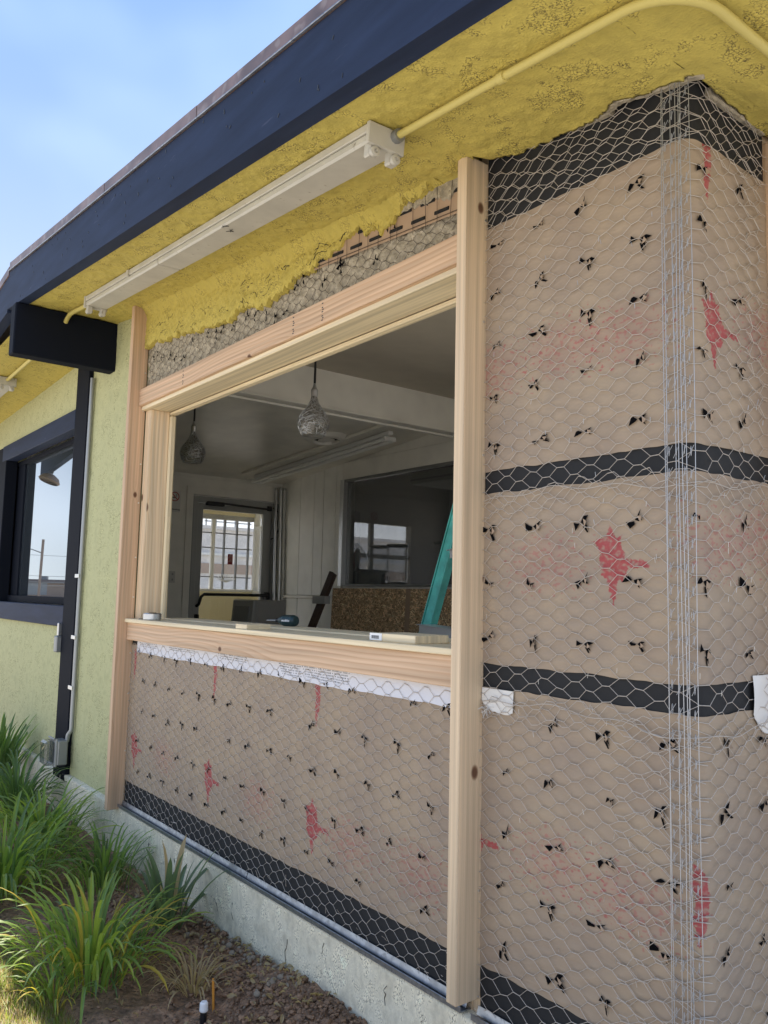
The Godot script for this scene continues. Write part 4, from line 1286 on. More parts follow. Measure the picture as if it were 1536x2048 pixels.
# ---------------------------------------------------------------- paper, wrap, tears
func build_papered_walls() -> void:
	var tears := tear_variants()
	var flat := func(u: float, y: float, off: float) -> Vector3: return Vector3(u, y, off)
	var low := thing("building_paper", "kraft building paper on the low wall under the opening", "building paper")
	put("backing_sheet", sheet(-4.168, -1.656, 0.444, 1.30, 0.001, flat, Vector2.ZERO, Vector2.ONE, 0.0012, 3, 90, 30), M["black_paper"], low)
	var marks := [[0.106, 0.185, "bird"], [0.938, 0.185, "bird"], [1.738, 0.18, "bird"], [0.46, 0.19, "smear"], [1.35, 0.175, "smear"], [1.95, 0.16, "smear"], [2.30, 0.16, "smear"], [0.05, 0.58, "tall"], [0.95, 0.585, "tall"], [1.738, 0.585, "tall"]]
	kraft("kraft_low", 2.512, 0.68, 800.0, marks, 200)
	put("kraft_sheet", sheet(-4.168, -1.656, 0.555, 1.235, 0.004, flat, Vector2(-4.168, 0.555), Vector2(2.512, 0.68), 0.002, 7, 250, 68), M["kraft_low"], low)
	var r := RandomNumberGenerator.new()
	r.seed = 91
	for row in [[1.20, -4.07], [1.062, -3.99], [0.915, -3.99], [0.768, -4.01], [0.628, -4.01]]:
		var x: float = row[1]
		while x < -1.68:
			if r.randf() < 0.93:
				var tx := Transform3D(Basis(Vector3(0, 0, 1), r.randf_range(-0.6, 0.6)).scaled(Vector3(r.randf_range(0.45, 0.85), r.randf_range(0.5, 0.9), 1.0)), Vector3(x + r.randfn(0, 0.006), row[0] + r.randfn(0, 0.005), 0.0094))
				put("paper_tear", tears[r.randi() % 7], null, low, tx)
			x += 0.1545
	var tall := thing("corner_building_paper", "kraft building paper wrapped round the wall corner", "building paper")
	var s1 := -0.672
	put("backing_sheet", sheet(-1.618, s1, 0.444, 2.78, 0.001, wrapped, Vector2.ZERO, Vector2.ONE, 0.0014, 13, 60, 90), M["black_paper"], tall)
	var so := 1.618
	var m2 := [[0.428, 1.05, "bird"], [-0.03, 0.325, "bird"], [0.622, 0.33, "tall"], [0.215, 1.04, "smear"], [0.46, 1.58, "smear"], [0.27, 1.59, "smear"], [0.02, 1.57, "smear"], [0.25, 0.32, "smear"], [0.46, 0.29, "smear"], [0.705, 1.58, "bird"], [0.68, 1.945, "tall"], [0.72, 1.08, "smear"], [0.90, 1.10, "smear"], [0.92, 1.6, "smear"]]
	kraft("kraft_tall", 0.946, 2.0, 800.0, m2, 300)
	for band in [[0.555, 1.268], [1.331, 1.790], [1.852, 2.552]]:
		put("kraft_sheet", sheet(-1.618, s1, band[0], band[1], 0.004, wrapped, Vector2(-1.618, 0.555), Vector2(0.946, 2.0), 0.0022, 21 + int(band[0] * 10), 120, 70), M["kraft_tall"], tall)
	for row in [[2.49, -1.575], [2.35, -1.575], [2.208, -1.578], [2.062, -1.585], [1.922, -1.575], [1.688, -1.595], [1.543, -1.595], [1.40, -1.59], [1.202, -1.525], [1.056, -1.53], [0.912, -1.525], [0.768, -1.54], [0.61, -1.53]]:
		for k in 6:
			var s: float = row[1] + k * 0.1545
			if s > -0.70 or (s > -1.04 and s < -0.99):
				continue
			var y: float = row[0] + r.randfn(0, 0.005)
			if r.randf() < 0.06:
				continue
			var o := wrapped(s + r.randfn(0, 0.006), y, 0.0100)
			var turn := Basis(Vector3(0, 0, 1), r.randf_range(-0.5, 0.5)).scaled(Vector3(r.randf_range(0.4, 1.1), r.randf_range(0.45, 1.1), 1.0))
			if s > -1.0:
				turn = Basis(Vector3.UP, PI / 2.0) * turn
			put("paper_tear", tears[r.randi() % 7], null, tall, Transform3D(turn, o))
	# white house wrap showing under the sill, and the two cut ends of it
	var wrapm: StandardMaterial3D = M["wrap"]
	var s3 := thing("house_wrap", "white printed house wrap strip hanging under the sill board", "house wrap")
	var ragg := fnl(61, 5.0, 3)
	put("strip", MB.new().grid(160, 6, func(a: float, c: float) -> Vector3:
		var x := lerpf(-4.09, -1.656, a)
		return Vector3(x, lerpf(1.266, 1.198 + 0.006 * ragg.get_noise_1d(x), c), 0.0095 + 0.0015 * ragg.get_noise_2d(x, c)), Vector3(0, 0, 1)).mesh(), wrapm, s3)
	var cut := thing("house_wrap_flap", "white house wrap end poking out right of the tall post", "house wrap", Vector3.ZERO, "cut house wrap ends")
	put("flap", MB.new().grid(16, 12, func(a: float, c: float) -> Vector3:
		var x := lerpf(-1.615, -1.50, a)
		var low_y := 1.200 + 0.02 * pow(absf(a - 0.55) * 1.9, 3.0) + 0.012 * (1.0 - a) + 0.004 * ragg.get_noise_1d(x * 9.0)
		return Vector3(x, lerpf(1.267, low_y, c), 0.0105 + 0.003 * sin(a * 7.0) * c + 0.001 * c), Vector3(0, 0, 1)).mesh(), M["paper_white"], cut)
	var fuzz := MB.new()
	for k in 26:
		var p := Vector3(-1.612 + r.randf() * 0.03, 1.205 + r.randf() * 0.015, 0.016)
		fuzz.wire(p, p + Vector3(r.randfn(0, 0.01), r.randfn(-0.006, 0.006), r.randf() * 0.008), 0.0006)
	put("frayed_edge", fuzz.mesh(), M["paper_white"], cut)
	var cut2 := thing("house_wrap_flap", "white house wrap end round the corner at the right edge", "house wrap", Vector3.ZERO, "cut house wrap ends")
	put("flap", MB.new().grid(14, 14, func(a: float, c: float) -> Vector3:
		var z := lerpf(-0.205, -0.325, a)
		var low_y := 1.215 + 0.05 * pow(clampf(0.45 - a, 0.0, 1.0) * 2.0, 1.5) + 0.005 * ragg.get_noise_1d(z * 30.0)
		return Vector3(CORNER_X + 0.011 + 0.003 * sin(a * 6.0 + c * 3.0), lerpf(1.345, low_y, c), z), Vector3(1, 0, 0)).mesh(), M["paper_white"], cut2)
	# staples in the paper
	var st := MB.new()
	for k in 90:
		var s := r.randf_range(-1.6, -0.72)
		var y := r.randf_range(0.6, 2.5)
		st.wire(wrapped(s, y, 0.013), wrapped(s + r.randfn(0, 0.002), y + 0.012, 0.014), 0.0007)
	put("staples", st.mesh(), M["steel"], tall)

# ---------------------------------------------------------------- new lumber round the opening
func board(called: String, label: String, a: Vector3, c: Vector3, m: String, category: String, group := "") -> Node3D:
	var mid := (a + c) * 0.5
	var o := thing(called, label, category, mid, group)
	var half := absf((c - a)[((c - a).abs()).max_axis_index()]) * 0.5
	put("timber", MB.new().span(a - mid, c - mid, 0.0022, Vector2(half + rng.randf() * maxf(0.0, 2.7 - 2.0 * half), 0.055 + rng.randf() * 0.04)).mesh(), M[m], o)
	return o

func nails(o: Node3D, pts: Array, dir: Vector3) -> void:
	for p in pts:
		put("nail", MB.new().lathe(Transform3D(Basis(Quaternion(Vector3.UP, dir)), p - o.position), [Vector2(0.0045, 0.0), Vector2(0.0042, 0.0012), Vector2(0.0, 0.0018)], 8).mesh(), M["nail"], o)

func build_lumber() -> void:
	var p1 := board("wood_post", "tall new wooden stud right of the opening, up to the soffit", Vector3(-1.656, 0.47, 0.002), Vector3(-1.618, 2.752, 0.0895), "stud", "wooden post", "studs framing the openings")
	nails(p1, [Vector3(-1.618, 2.58, 0.012), Vector3(-1.618, 2.28, 0.016), Vector3(-1.618, 1.9, 0.012), Vector3(-1.618, 1.10, 0.014), Vector3(-1.618, 0.74, 0.012)], Vector3.RIGHT)
	var p2 := board("wood_post", "reddish wooden stud left of the opening beside pale stucco", Vector3(-4.21, 0.415, 0.002), Vector3(-4.172, 3.02, 0.0895), "fir", "wooden post", "studs framing the openings")
	var pts := []
	for k in 9:
		pts.append(Vector3(-4.172, 0.7 + k * 0.245 + 0.04 * (k % 2), 0.012))
	nails(p2, pts, Vector3.RIGHT)
	board("wood_post", "orange brown wooden stud round the corner at right edge", Vector3(-0.988, 0.47, -0.368), Vector3(-0.898, 2.655, -0.328), "fir", "wooden post", "studs framing the openings")
	var h := board("header_board", "pink fir board across the top of the opening", Vector3(-4.171, 2.476, 0.001), Vector3(-1.657, 2.565, 0.039), "fir_flat", "board")
	for sx in [-3.62, -2.62, -2.42]:
		var ink := MB.new()
		for k in 9:
			if k % 4 != 3:
				ink.box(at(sx + 0.004 * (k % 2) - h.position.x, 2.489 + k * 0.0078 - h.position.y, 0.0386 - h.position.z), Vector3(0.010, 0.0045, 0.001), 0.0)
		put("grade_stamp", ink.mesh(), M["print_ink"], h)
	var hj := board("head_jamb", "flat pale board lining the top of the opening", Vector3(-4.170, 2.455, -0.105), Vector3(-1.657, 2.4755, 0.024), "pine_clear", "board")
	put("stop", MB.new().span(Vector3(-4.12, 2.438, -0.139) - hj.position, Vector3(-1.657, 2.4552, -0.106) - hj.position, 0.008).mesh(), M["pine_clear"], hj)
	var j := board("side_jamb", "knotty pale pine board lining the left side of the opening", Vector3(-4.171, 1.358, -0.105), Vector3(-4.10, 2.4548, -0.002), "pine", "board")
	put("stop", MB.new().span(Vector3(-4.171, 1.358, -0.139) - j.position, Vector3(-4.085, 2.437, -0.106) - j.position, 0.008).mesh(), M["pine_clear"], j)
	board("side_jamb", "pale board lining the right side, hidden behind tall stud", Vector3(-1.69, 1.358, -0.139), Vector3(-1.657, 2.4548, 0.0), "pine_clear", "board")
	board("sill_face_board", "pink fir board across the wall under the sill", Vector3(-4.171, 1.258, 0.001), Vector3(-1.657, 1.3455, 0.037), "fir_flat", "board")
	var s := thing("window_sill", "pale new pine sill boards along the bottom of opening", "sill", Vector3(-2.9, 1.3465, 0))
	put("board", MB.new().span(Vector3(-1.271, 0.0, -0.118), Vector3(1.243, 0.019, 0.052), 0.002, Vector2(0.3, 0.4)).mesh(), M["pine_clear"], s)
	put("board", MB.new().span(Vector3(-1.255, 0.0, -0.292), Vector3(1.243, 0.024, -0.1195), 0.002, Vector2(1.1, 0.7)).mesh(), M["pine_clear"], s)
	# the opening round the corner is framed alike
	board("header_board", "fir header board over the opening round the corner", Vector3(-0.984, 2.476, -2.28), Vector3(-0.946, 2.565, -0.369), "fir_flat", "board")
	board("window_sill", "new sill board of the opening round the corner", Vector3(-1.14, 1.3465, -2.28), Vector3(-0.93, 1.3655, -0.369), "pine_clear", "sill")

# ---------------------------------------------------------------- wire netting
func build_netting() -> void:
	var wav := fnl(71, 2.6, 3)
	var flat := func(u: float, y: float) -> Vector3: return Vector3(u, y, 0.0118 + 0.003 * wav.get_noise_2d(u, y))
	var n1 := thing("wire_netting", "hexagonal wire netting over the low wall under the opening", "wire netting")
	put("mesh_wire", netting(flat, -4.165, -1.66, 0.45, 1.262, 1).mesh(), M["wire"], n1)
	var stray := MB.new()
	for k in 30:
		var a := Vector3(rng.randf_range(-4.1, -1.7), rng.randf_range(0.452, 0.50), 0.02)
		stray.wire(a, a + Vector3(rng.randfn(0, 0.012), rng.randfn(0.012, 0.012), rng.randf() * 0.015), 0.0009)
	put("loose_end", stray.mesh(), M["wire"], n1)
	var bend := func(u: float, y: float) -> Vector3: return wrapped(u, y, 0.0125 + 0.0035 * wav.get_noise_2d(u, y))
	var n2 := thing("corner_wire_netting", "hexagonal wire netting wrapped round the papered corner", "wire netting")
	put("mesh_wire", netting(bend, -1.618, -0.675, 0.44, 2.735, 2).mesh(), M["wire"], n2)
	# overlaps: a second layer at the top, along the band seams and beside the corner
	var over := func(u: float, y: float) -> Vector3: return wrapped(u, y + 0.012 * sin(u * 9.0), 0.0175 + 0.005 * wav.get_noise_2d(u * 1.3 + 9.0, y))
	put("overlap_wire", netting(over, -1.605, -0.69, 2.53, 2.72, 3, 0.004).mesh(), M["wire"], n2)
	put("overlap_wire", netting(over, -1.595, -0.69, 1.735, 1.79, 4, 0.003).mesh(), M["wire"], n2)
	put("overlap_wire", netting(over, -1.60, -0.69, 1.195, 1.262, 5, 0.003).mesh(), M["wire"], n2)
	put("overlap_wire", netting(over, -1.17, -0.96, 0.44, 1.22, 6, 0.003).mesh(), M["wire"], n2)
	put("overlap_wire", netting(over, -0.80, -0.69, 1.95, 2.60, 8, 0.004).mesh(), M["wire"], n2)
	for e in [1.772, 1.232]:
		var pts := PackedVector3Array()
		for k in 60:
			var s := -1.612 + k * 0.0157
			pts.append(wrapped(s, e + 0.012 * sin(s * 8.0) + 0.006 * sin(s * 31.0), 0.017 + 0.003 * sin(s * 40.0)))
		put("selvage_wire", MB.new().tube(pts, 0.0011, 5).mesh(), M["wire"], n2)
	# corner reinforcement: straight rods laced with loops of wire
	var cr := thing("corner_reinforcement", "bright galvanised wire corner bead with laced loops", "corner bead")
	var rods := [[-1.0405, 0.020], [-1.0365, 0.021], [-1.0155, 0.021], [-1.0045, 0.022], [-0.9965, 0.0215], [-0.9905, 0.020], [-0.9755, 0.010]]
	for k in rods.size():
		var pts := PackedVector3Array()
		var ph := rng.randf() * 6.0
		for i in 47:
			var y := 0.44 + i * 0.0492
			pts.append(Vector3((rods[k][0] as float) + 0.0014 * sin(y * 3.1 + ph), y, (rods[k][1] as float) + 0.001 * sin(y * 5.0 + ph)))
		put("rod", MB.new().tube(pts, 0.0009, 6).mesh(), M["bright_wire"], cr)
	var lace := MB.new()
	for side in [[-1.040, -1.022, 0.021], [-1.020, -1.006, 0.0215], [-0.998, -0.988, 0.021], [-0.989, -0.975, 0.014]]:
		var y := 0.46
		while y < 2.68:
			var pts := PackedVector3Array()
			for i in 9:
				var a := TAU * i / 8.0
				pts.append(Vector3(lerpf(side[0], side[1], 0.5 + 0.16 * cos(a)), y + 0.011 * sin(a), (side[2] as float) + 0.002 * cos(a)))
			lace.tube(pts, 0.0006, 4, false)
			lace.wire(Vector3(side[0], y - 0.014, side[2]), Vector3(side[1], y + 0.012, side[2]), 0.0006)
			y += 0.051 + rng.randfn(0, 0.002)
	put("lacing", lace.mesh(), M["bright_wire"], cr).set_meta("kind", "stuff")

# ---------------------------------------------------------------- fittings under the eave and on the wall
func strip_light(called: String, label: String, a: Vector3, c: Vector3) -> Node3D:
	var o := thing(called, label, "light fixture", (a + c) * 0.5, "strip lights under the eave")
	var d := (c - a).normalized()
	var up := (Vector3.UP - d * d.y).normalized()
	o.basis = Basis(d, up, d.cross(up))
	var ln := a.distance_to(c)
	put("back_plate", MB.new().span(Vector3(-ln * 0.5, -0.026, -0.035), Vector3(ln * 0.5, -0.002, 0.055), 0.002).mesh(), M["enamel"], o)
	var seam := ln * 0.10
	put("cover", MB.new().span(Vector3(-ln * 0.5 + 0.012, -0.052, -0.052), Vector3(-seam - 0.003, -0.026, 0.052), 0.008).mesh(), M["enamel"], o)
	put("cover", MB.new().span(Vector3(-seam + 0.006, -0.0525, -0.0515), Vector3(ln * 0.5 - 0.012, -0.026, 0.0525), 0.008).mesh(), M["enamel"], o)
	put("cover_clip", MB.new().span(Vector3(-ln * 0.245, -0.034, 0.052), Vector3(-ln * 0.235, -0.004, 0.062), 0.001).mesh(), M["enamel"], o)
	for e in [-1.0, 1.0]:
		put("end_plate", MB.new().span(Vector3(e * (ln * 0.5 + 0.003), -0.06, -0.06), Vector3(e * (ln * 0.5 - 0.011), 0.0, 0.06), 0.003).mesh(), M["enamel"], o)
		for z in [-0.034, 0.034]:
			var s := MB.new()
			s.span(Vector3(e * (ln * 0.5 - 0.006), -0.088, z - 0.014), Vector3(e * (ln * 0.5 - 0.034), -0.05, z + 0.014), 0.004)
			s.lathe(Transform3D(Basis(Vector3(0, 0, 1), -PI / 2.0 * e), Vector3(e * (ln * 0.5 - 0.006), -0.076, z)), [Vector2(0.014, 0.0), Vector2(0.014, 0.010), Vector2(0.006, 0.012), Vector2(0.005, 0.006), Vector2(0.0, 0.006)], 12)
			put("lamp_holder", s.mesh(), M["enamel"], o)
	return o

func build_eave_fittings() -> void:
	var l1 := strip_light("strip_light", "long cream strip light fixture without tubes along the soffit", Vector3(-4.20, soffit_y(-4.20) - 0.003, 0.285), Vector3(-1.645, soffit_y(-1.645) - 0.003, 0.352))
	var bugs := MB.new()
	for e in [[0.36, 0.01], [0.38, 0.05]]:
		for k in 7:
			bugs.wire(Vector3(e[0], -0.0535, e[1]), Vector3(e[0] + rng.randfn(0, 0.014), -0.0545, e[1] + rng.randfn(0, 0.007)), 0.0012)
	put("dead_insects", bugs.mesh(), M["black"], l1)
	strip_light("strip_light", "cream strip light fixture left of the ridge beam", Vector3(-8.3, 2.88, 0.30), Vector3(-5.95, 2.945, 0.30))
	# painted conduit from the near end of the fixture, round the corner
	var c1 := thing("eave_conduit", "yellow painted conduit pipe bending along the soffit corner", "conduit")
	var pts := PackedVector3Array([Vector3(-1.64, soffit_y(-1.64) - 0.02, 0.325), Vector3(-1.22, soffit_y(-1.22) - 0.016, 0.331), Vector3(-1.0, soffit_y(-1.0) - 0.016, 0.333)])
	for k in 9:
		var a := k / 8.0 * PI / 2.0
		var x := -0.915 + sin(a) * 0.13
		pts.append(Vector3(x, soffit_y(x) - 0.016, 0.203 + cos(a) * 0.13))
	pts.append(Vector3(-0.785, soffit_y(-0.785) - 0.016, 0.03))
	pts.append(Vector3(-0.785, soffit_y(-0.785) - 0.016, -1.4))
	put("pipe", MB.new().tube(pts, 0.0102, 12).mesh(), M["conduit_paint"], c1)
	put("coupling", MB.new().tube(PackedVector3Array([Vector3(-1.255, soffit_y(-1.255) - 0.017, 0.3305), Vector3(-1.235, soffit_y(-1.235) - 0.017, 0.331)]), 0.0135, 12).mesh(), M["conduit_paint"], c1)
	put("connector", MB.new().tube(PackedVector3Array([Vector3(-1.652, soffit_y(-1.65) - 0.021, 0.325), Vector3(-1.625, soffit_y(-1.62) - 0.020, 0.325)]), 0.018, 10).mesh(), M["dull_steel"], c1)
	var c2 := thing("short_conduit", "short yellow conduit stub between strip light and ridge beam", "conduit")
	put("pipe", MB.new().tube(PackedVector3Array([Vector3(-4.19, soffit_y(-4.19) - 0.02, 0.29), Vector3(-4.5, soffit_y(-4.5) - 0.02, 0.295), Vector3(-4.60, soffit_y(-4.6) - 0.024, 0.297), Vector3(-4.65, soffit_y(-4.65) - 0.045, 0.298), Vector3(-4.672, soffit_y(-4.67) - 0.06, 0.298)]), 0.012, 10).mesh(), M["conduit_paint"], c2)
	var c3 := thing("left_eave_conduit", "yellow conduit stub from beam to the left strip light", "conduit")
	put("pipe", MB.new().tube(PackedVector3Array([Vector3(-4.76, 2.95, 0.30), Vector3(-5.3, 2.945, 0.30), Vector3(-5.96, 2.925, 0.30)]), 0.012, 10).mesh(), M["conduit_paint"], c3)
	# galvanised conduit down the trim board to an outlet box
	var c4 := thing("wall_conduit", "bare grey steel conduit running down beside the navy board", "conduit")
	put("pipe", MB.new().tube(PackedVector3Array([Vector3(-5.012, 2.80, 0.022), Vector3(-5.012, 1.6, 0.024), Vector3(-5.005, 0.69, 0.024), Vector3(-5.02, 0.66, 0.036), Vector3(-5.025, 0.62, 0.04)]), 0.0125, 10).mesh(), M["emt"], c4)
	for y in [1.59, 1.225, 0.93]:
		var s := MB.new()
		s.span(Vector3(-5.08, y - 0.011, 0.033), Vector3(-5.03, y + 0.011, 0.036), 0.001)
		s.span(Vector3(-5.03, y - 0.011, 0.034), Vector3(-4.995, y + 0.011, 0.040), 0.002)
		put("strap", s.mesh(), M["aluminium"], c4)
	var bx := thing("outlet_box", "grey weatherproof outlet box with clear bubble cover", "outlet box", Vector3(-5.08, 0.56, 0.036))
	put("box", MB.new().span(Vector3(-0.03, -0.07, 0.0), Vector3(0.075, 0.07, 0.058), 0.006).mesh(), M["dull_steel"], bx)
	put("flange", MB.new().span(Vector3(-0.055, -0.078, 0.058), Vector3(0.07, 0.078, 0.070), 0.003).mesh(), M["grey_box"], bx)
	put("cover", MB.new().span(Vector3(-0.05, -0.07, 0.0705), Vector3(0.06, 0.07, 0.125), 0.012).mesh(), M["smoky_pane"], bx)
	put("hinge", MB.new().tube(PackedVector3Array([Vector3(-0.05, 0.08, 0.075), Vector3(0.06, 0.08, 0.075)]), 0.006, 8).mesh(), M["dull_steel"], bx)
	var sw := thing("switch_box", "small grey box on the left edge of navy board", "switch box", Vector3(-5.31, 1.20, 0.0))
	put("box", MB.new().span(Vector3(-0.03, -0.08, 0.0), Vector3(0.024, 0.02, 0.06), 0.006).mesh(), M["dull_steel"], sw)
	put("lever", MB.new().span(Vector3(-0.012, 0.02, 0.02), Vector3(0.012, 0.10, 0.05), 0.004).mesh(), M["steel"], sw)

# ---------------------------------------------------------------- things in the room
func build_room_things() -> void:
	# pendant lamps of tangled wire
	for e in [[-4.89, -0.6, 2.335, 0.0, "bead pendant lamp hanging at left, nearer the jamb"], [-3.46, -0.6, 2.305, 1.0, "bead pendant lamp hanging in the middle of the opening"]]:
		var p := thing("pendant_lamp", e[4], "pendant lamp", Vector3(e[0], e[2], e[1]), "bead pendant lamps")
		var tall := 0.215
		var prof := func(t: float) -> float:
			return profile([[0.0, 0.058], [0.12, 0.072], [0.25, 0.080], [0.38, 0.079], [0.52, 0.064], [0.66, 0.040], [0.8, 0.022], [0.92, 0.016], [1.0, 0.013]], t)
		var lat := MB.new()
		var r := RandomNumberGenerator.new()
		r.seed = 400 + int(e[3])
		for k in 420:
			var t0 := r.randf()
			var a0 := r.randf() * TAU
			var t1 := clampf(t0 + r.randfn(0, 0.09), 0.0, 1.0)
			var a1 := a0 + r.randfn(0, 0.5)
			var q0: float = prof.call(t0)
			var q1: float = prof.call(t1)
			lat.wire(Vector3(cos(a0) * q0, t0 * tall, sin(a0) * q0), Vector3(cos(a1) * q1, t1 * tall, sin(a1) * q1), 0.0016)
		put("bead_shade", lat.mesh(), M["steel"], p)
		var inner := []
		for k in 13:
			var t := k / 12.0
			inner.append(Vector2((prof.call(t) as float) * 0.95, t * tall))
		put("liner", MB.new().lathe(Transform3D(), inner, 20).mesh(), M["crystal"], p)
		put("socket", MB.new().lathe(Transform3D(), [Vector2(0.016, 0.20), Vector2(0.018, 0.235), Vector2(0.010, 0.25), Vector2(0.006, 0.27)], 12).mesh(), M["steel"], p)
		put("cord", MB.new().tube(PackedVector3Array([Vector3(0, 0.24, 0), Vector3(0, 0.62 if e[3] > 0.5 else 0.54, 0)]), 0.006, 6).mesh(), M["black"], p)
	# no smoking sign
	var sign_ := thing("no_smoking_sign", "white no smoking notice with red ring on the end wall", "sign", Vector3(-7.497, 2.385, -1.605))
	put("card", MB.new().span(Vector3(-0.001, -0.105, -0.065), Vector3(0.002, 0.105, 0.055), 0.0).mesh(), M["paper_white"], sign_)
	var ring := MB.new()
	var rp := PackedVector3Array()
	for k in 25:
		rp.append(Vector3(0.003, 0.045 + 0.042 * sin(TAU * k / 24.0), -0.005 + 0.042 * cos(TAU * k / 24.0)))
	ring.tube(rp, 0.0045, 6, false)
	ring.bar(Vector3(0.003, 0.076, 0.024), Vector3(0.003, 0.014, -0.034), Vector3.RIGHT, 0.003, 0.008)
	put("ring", ring.mesh(), M["red_print"], sign_)
	var cig := MB.new()
	cig.bar(Vector3(0.0028, 0.036, 0.026), Vector3(0.0028, 0.036, -0.02), Vector3.RIGHT, 0.002, 0.009)
	cig.tube(PackedVector3Array([Vector3(0.0028, 0.045, -0.022), Vector3(0.0028, 0.055, -0.015), Vector3(0.0028, 0.06, -0.026), Vector3(0.0028, 0.07, -0.02)]), 0.003, 5)
	put("cigarette", cig.mesh(), M["black"], sign_)
	var tm := TextMesh.new()
	tm.text = "No Smoking"
	var fnt := SystemFont.new()
	fnt.font_names = PackedStringArray(["Droid Sans"])
	fnt.font_weight = 700
	tm.font = fnt
	tm.font_size = 32
	tm.pixel_size = 0.0006
	tm.depth = 0.001
	put("lettering", tm, M["black"], sign_, Transform3D(Basis(Vector3.UP, PI / 2.0), Vector3(0.003, -0.08, -0.005)))
	var ol := thing("wall_outlet", "beige double outlet plate on the end wall", "outlet", Vector3(-7.498, 1.655, -1.60))
	put("plate", MB.new().span(Vector3(0, -0.055, -0.052), Vector3(0.006, 0.055, 0.052), 0.003).mesh(), M["pale_plastic"], ol)
	for y in [-0.026, 0.026]:
		for z in [-0.024, 0.024]:
			put("socket", MB.new().span(Vector3(0.006, y - 0.010, z - 0.008), Vector3(0.0075, y + 0.010, z + 0.008), 0.002).mesh(), M["grey_box"], ol)
	# ceiling tube light and vent
	var tl := thing("ceiling_tube_light", "long white two tube fluorescent light on the sloping ceiling", "ceiling light", Vector3(-6.22, ceil_y(-6.22), -2.40))
	var d := Vector3(2.05, 0.165, -0.10).normalized()
	tl.basis = Basis(d, (Vector3.UP - d * d.y).normalized(), d.cross((Vector3.UP - d * d.y).normalized()))
	put("housing", MB.new().span(Vector3(-1.03, -0.035, -0.025), Vector3(1.03, -0.003, 0.025), 0.004).mesh(), M["tube_white"], tl)
	for z in [-0.045, 0.045]:
		put("tube", MB.new().tube(PackedVector3Array([Vector3(-1.0, -0.072, z), Vector3(1.0, -0.072, z)]), 0.017, 12).mesh(), M["tube_white"], tl)
	for e in [-1.0, 1.0]:
		put("lamp_holder", MB.new().span(Vector3(e * 1.025, -0.085, -0.06), Vector3(e * 1.0, -0.05, 0.06), 0.004).mesh(), M["tube_white"], tl)
	var pl := thing("ceiling_track", "painted wooden batten on the ceiling beside the tube light", "batten", Vector3(-6.0, ceil_y(-6.0), -2.26))
	pl.basis = tl.basis
	put("batten", MB.new().span(Vector3(-1.2, -0.028, -0.05), Vector3(1.05, -0.002, 0.05), 0.003).mesh(), M["ceiling"], pl)
	var vt := thing("ceiling_vent", "round ceiling air vent behind the middle pendant lamp", "vent", Vector3(-5.66, ceil_y(-5.66), -2.13))
	vt.rotation.z = atan(0.083)
	put("flange", MB.new().lathe(Transform3D(), [Vector2(0.105, -0.008), Vector2(0.115, -0.035), Vector2(0.15, -0.03), Vector2(0.185, -0.004), Vector2(0.19, 0.0)], 28).mesh(), M["interior"], vt)
	put("ring", MB.new().lathe(Transform3D(), [Vector2(0.0, -0.03), Vector2(0.05, -0.03), Vector2(0.072, -0.024)], 28).mesh(), M["interior"], vt)
	put("throat", MB.new().lathe(Transform3D(), [Vector2(0.0, -0.010), Vector2(0.112, -0.010)], 24).mesh(), M["dark_hole"], vt)
	# things leaning in the corner
	var poles := [[-7.42, -2.70, 0.016, "steel", "bright thin metal pole leaning in the room corner"], [-7.40, -2.745, 0.022, "aluminium", "thicker grey pole leaning in the room corner"], [-7.37, -2.772, 0.014, "frame_white", "white plastic pole leaning rightmost in the room corner"]]
	for e in poles:
		var p := thing("leaning_pole", e[4], "pole", Vector3(e[0], 0.45, e[1]))
		put("shaft", MB.new().tube(PackedVector3Array([Vector3(0.04, 0, 0.0), Vector3(-0.04, 2.15, -0.01)]), e[2], 10).mesh(), M[e[3]], p)
		put("cap", MB.new().tube(PackedVector3Array([Vector3(-0.04, 2.145, -0.01), Vector3(-0.041, 2.17, -0.01)]), (e[2] as float) * 1.2, 10).mesh(), M["frame_grey"], p)
	var lf := thing("leaning_plank", "dark brown board leaning against the boarded wall", "board", Vector3(-6.33, 0.45, -2.40))
	put("plank", MB.new().bar(Vector3(-0.24, 0, 0.1), Vector3(0.255, 1.26, -0.12), Vector3.RIGHT, 0.085, 0.038, 0.003).mesh(), M["dark_wood"], lf)
	put("bracket", MB.new().box(at(0.18, 1.02, -0.05), Vector3(0.20, 0.07, 0.06), 0.003).mesh(), M["frame_grey"], lf)
	var osb := thing("strand_board_panel", "brown strand board panels standing under the serving window", "panel", Vector3(-5.3, 0.45, -2.72))
	var x := -1.08
	for wd in [0.36, 0.17, 0.19, 0.36, 0.062, 0.46, 0.55]:
		put("panel", MB.new().box(Transform3D(Basis.from_euler(Vector3(-0.035, 0, 0)), Vector3(x + wd * 0.5, 0.565, 0.01 - 0.003 * (int(wd * 100.0) % 2))), Vector3(wd - 0.006, 1.13, 0.012), 0.001).mesh(), M["kraft_plain"] if wd < 0.1 else M["osb"], osb)
		x += wd
	# grey moulded box in front of the door
	var gb := thing("grey_bin", "grey moulded plastic box in front of the glass door", "bin", Vector3(-6.75, 0.8, -2.05))
	gb.rotation.y = deg_to_rad(8)
	put("body", MB.new().span(Vector3(-0.16, 0, -0.32), Vector3(0.16, 0.655, 0.02), 0.015).mesh(), M["grey_box"], gb)
	var face := put("front_panel", MB.new().bar(Vector3(0.0, -0.0, 0.09), Vector3(0.0, 0.655, 0.03), Vector3.RIGHT, 0.33, 0.05, 0.012).mesh(), M["frame_grey"], gb)
	put("inset", MB.new().bar(Vector3(0.0, 0.09, 0.112), Vector3(0.0, 0.60, 0.065), Vector3.RIGHT, 0.23, 0.012, 0.004).mesh(), M["dull_steel"], face)
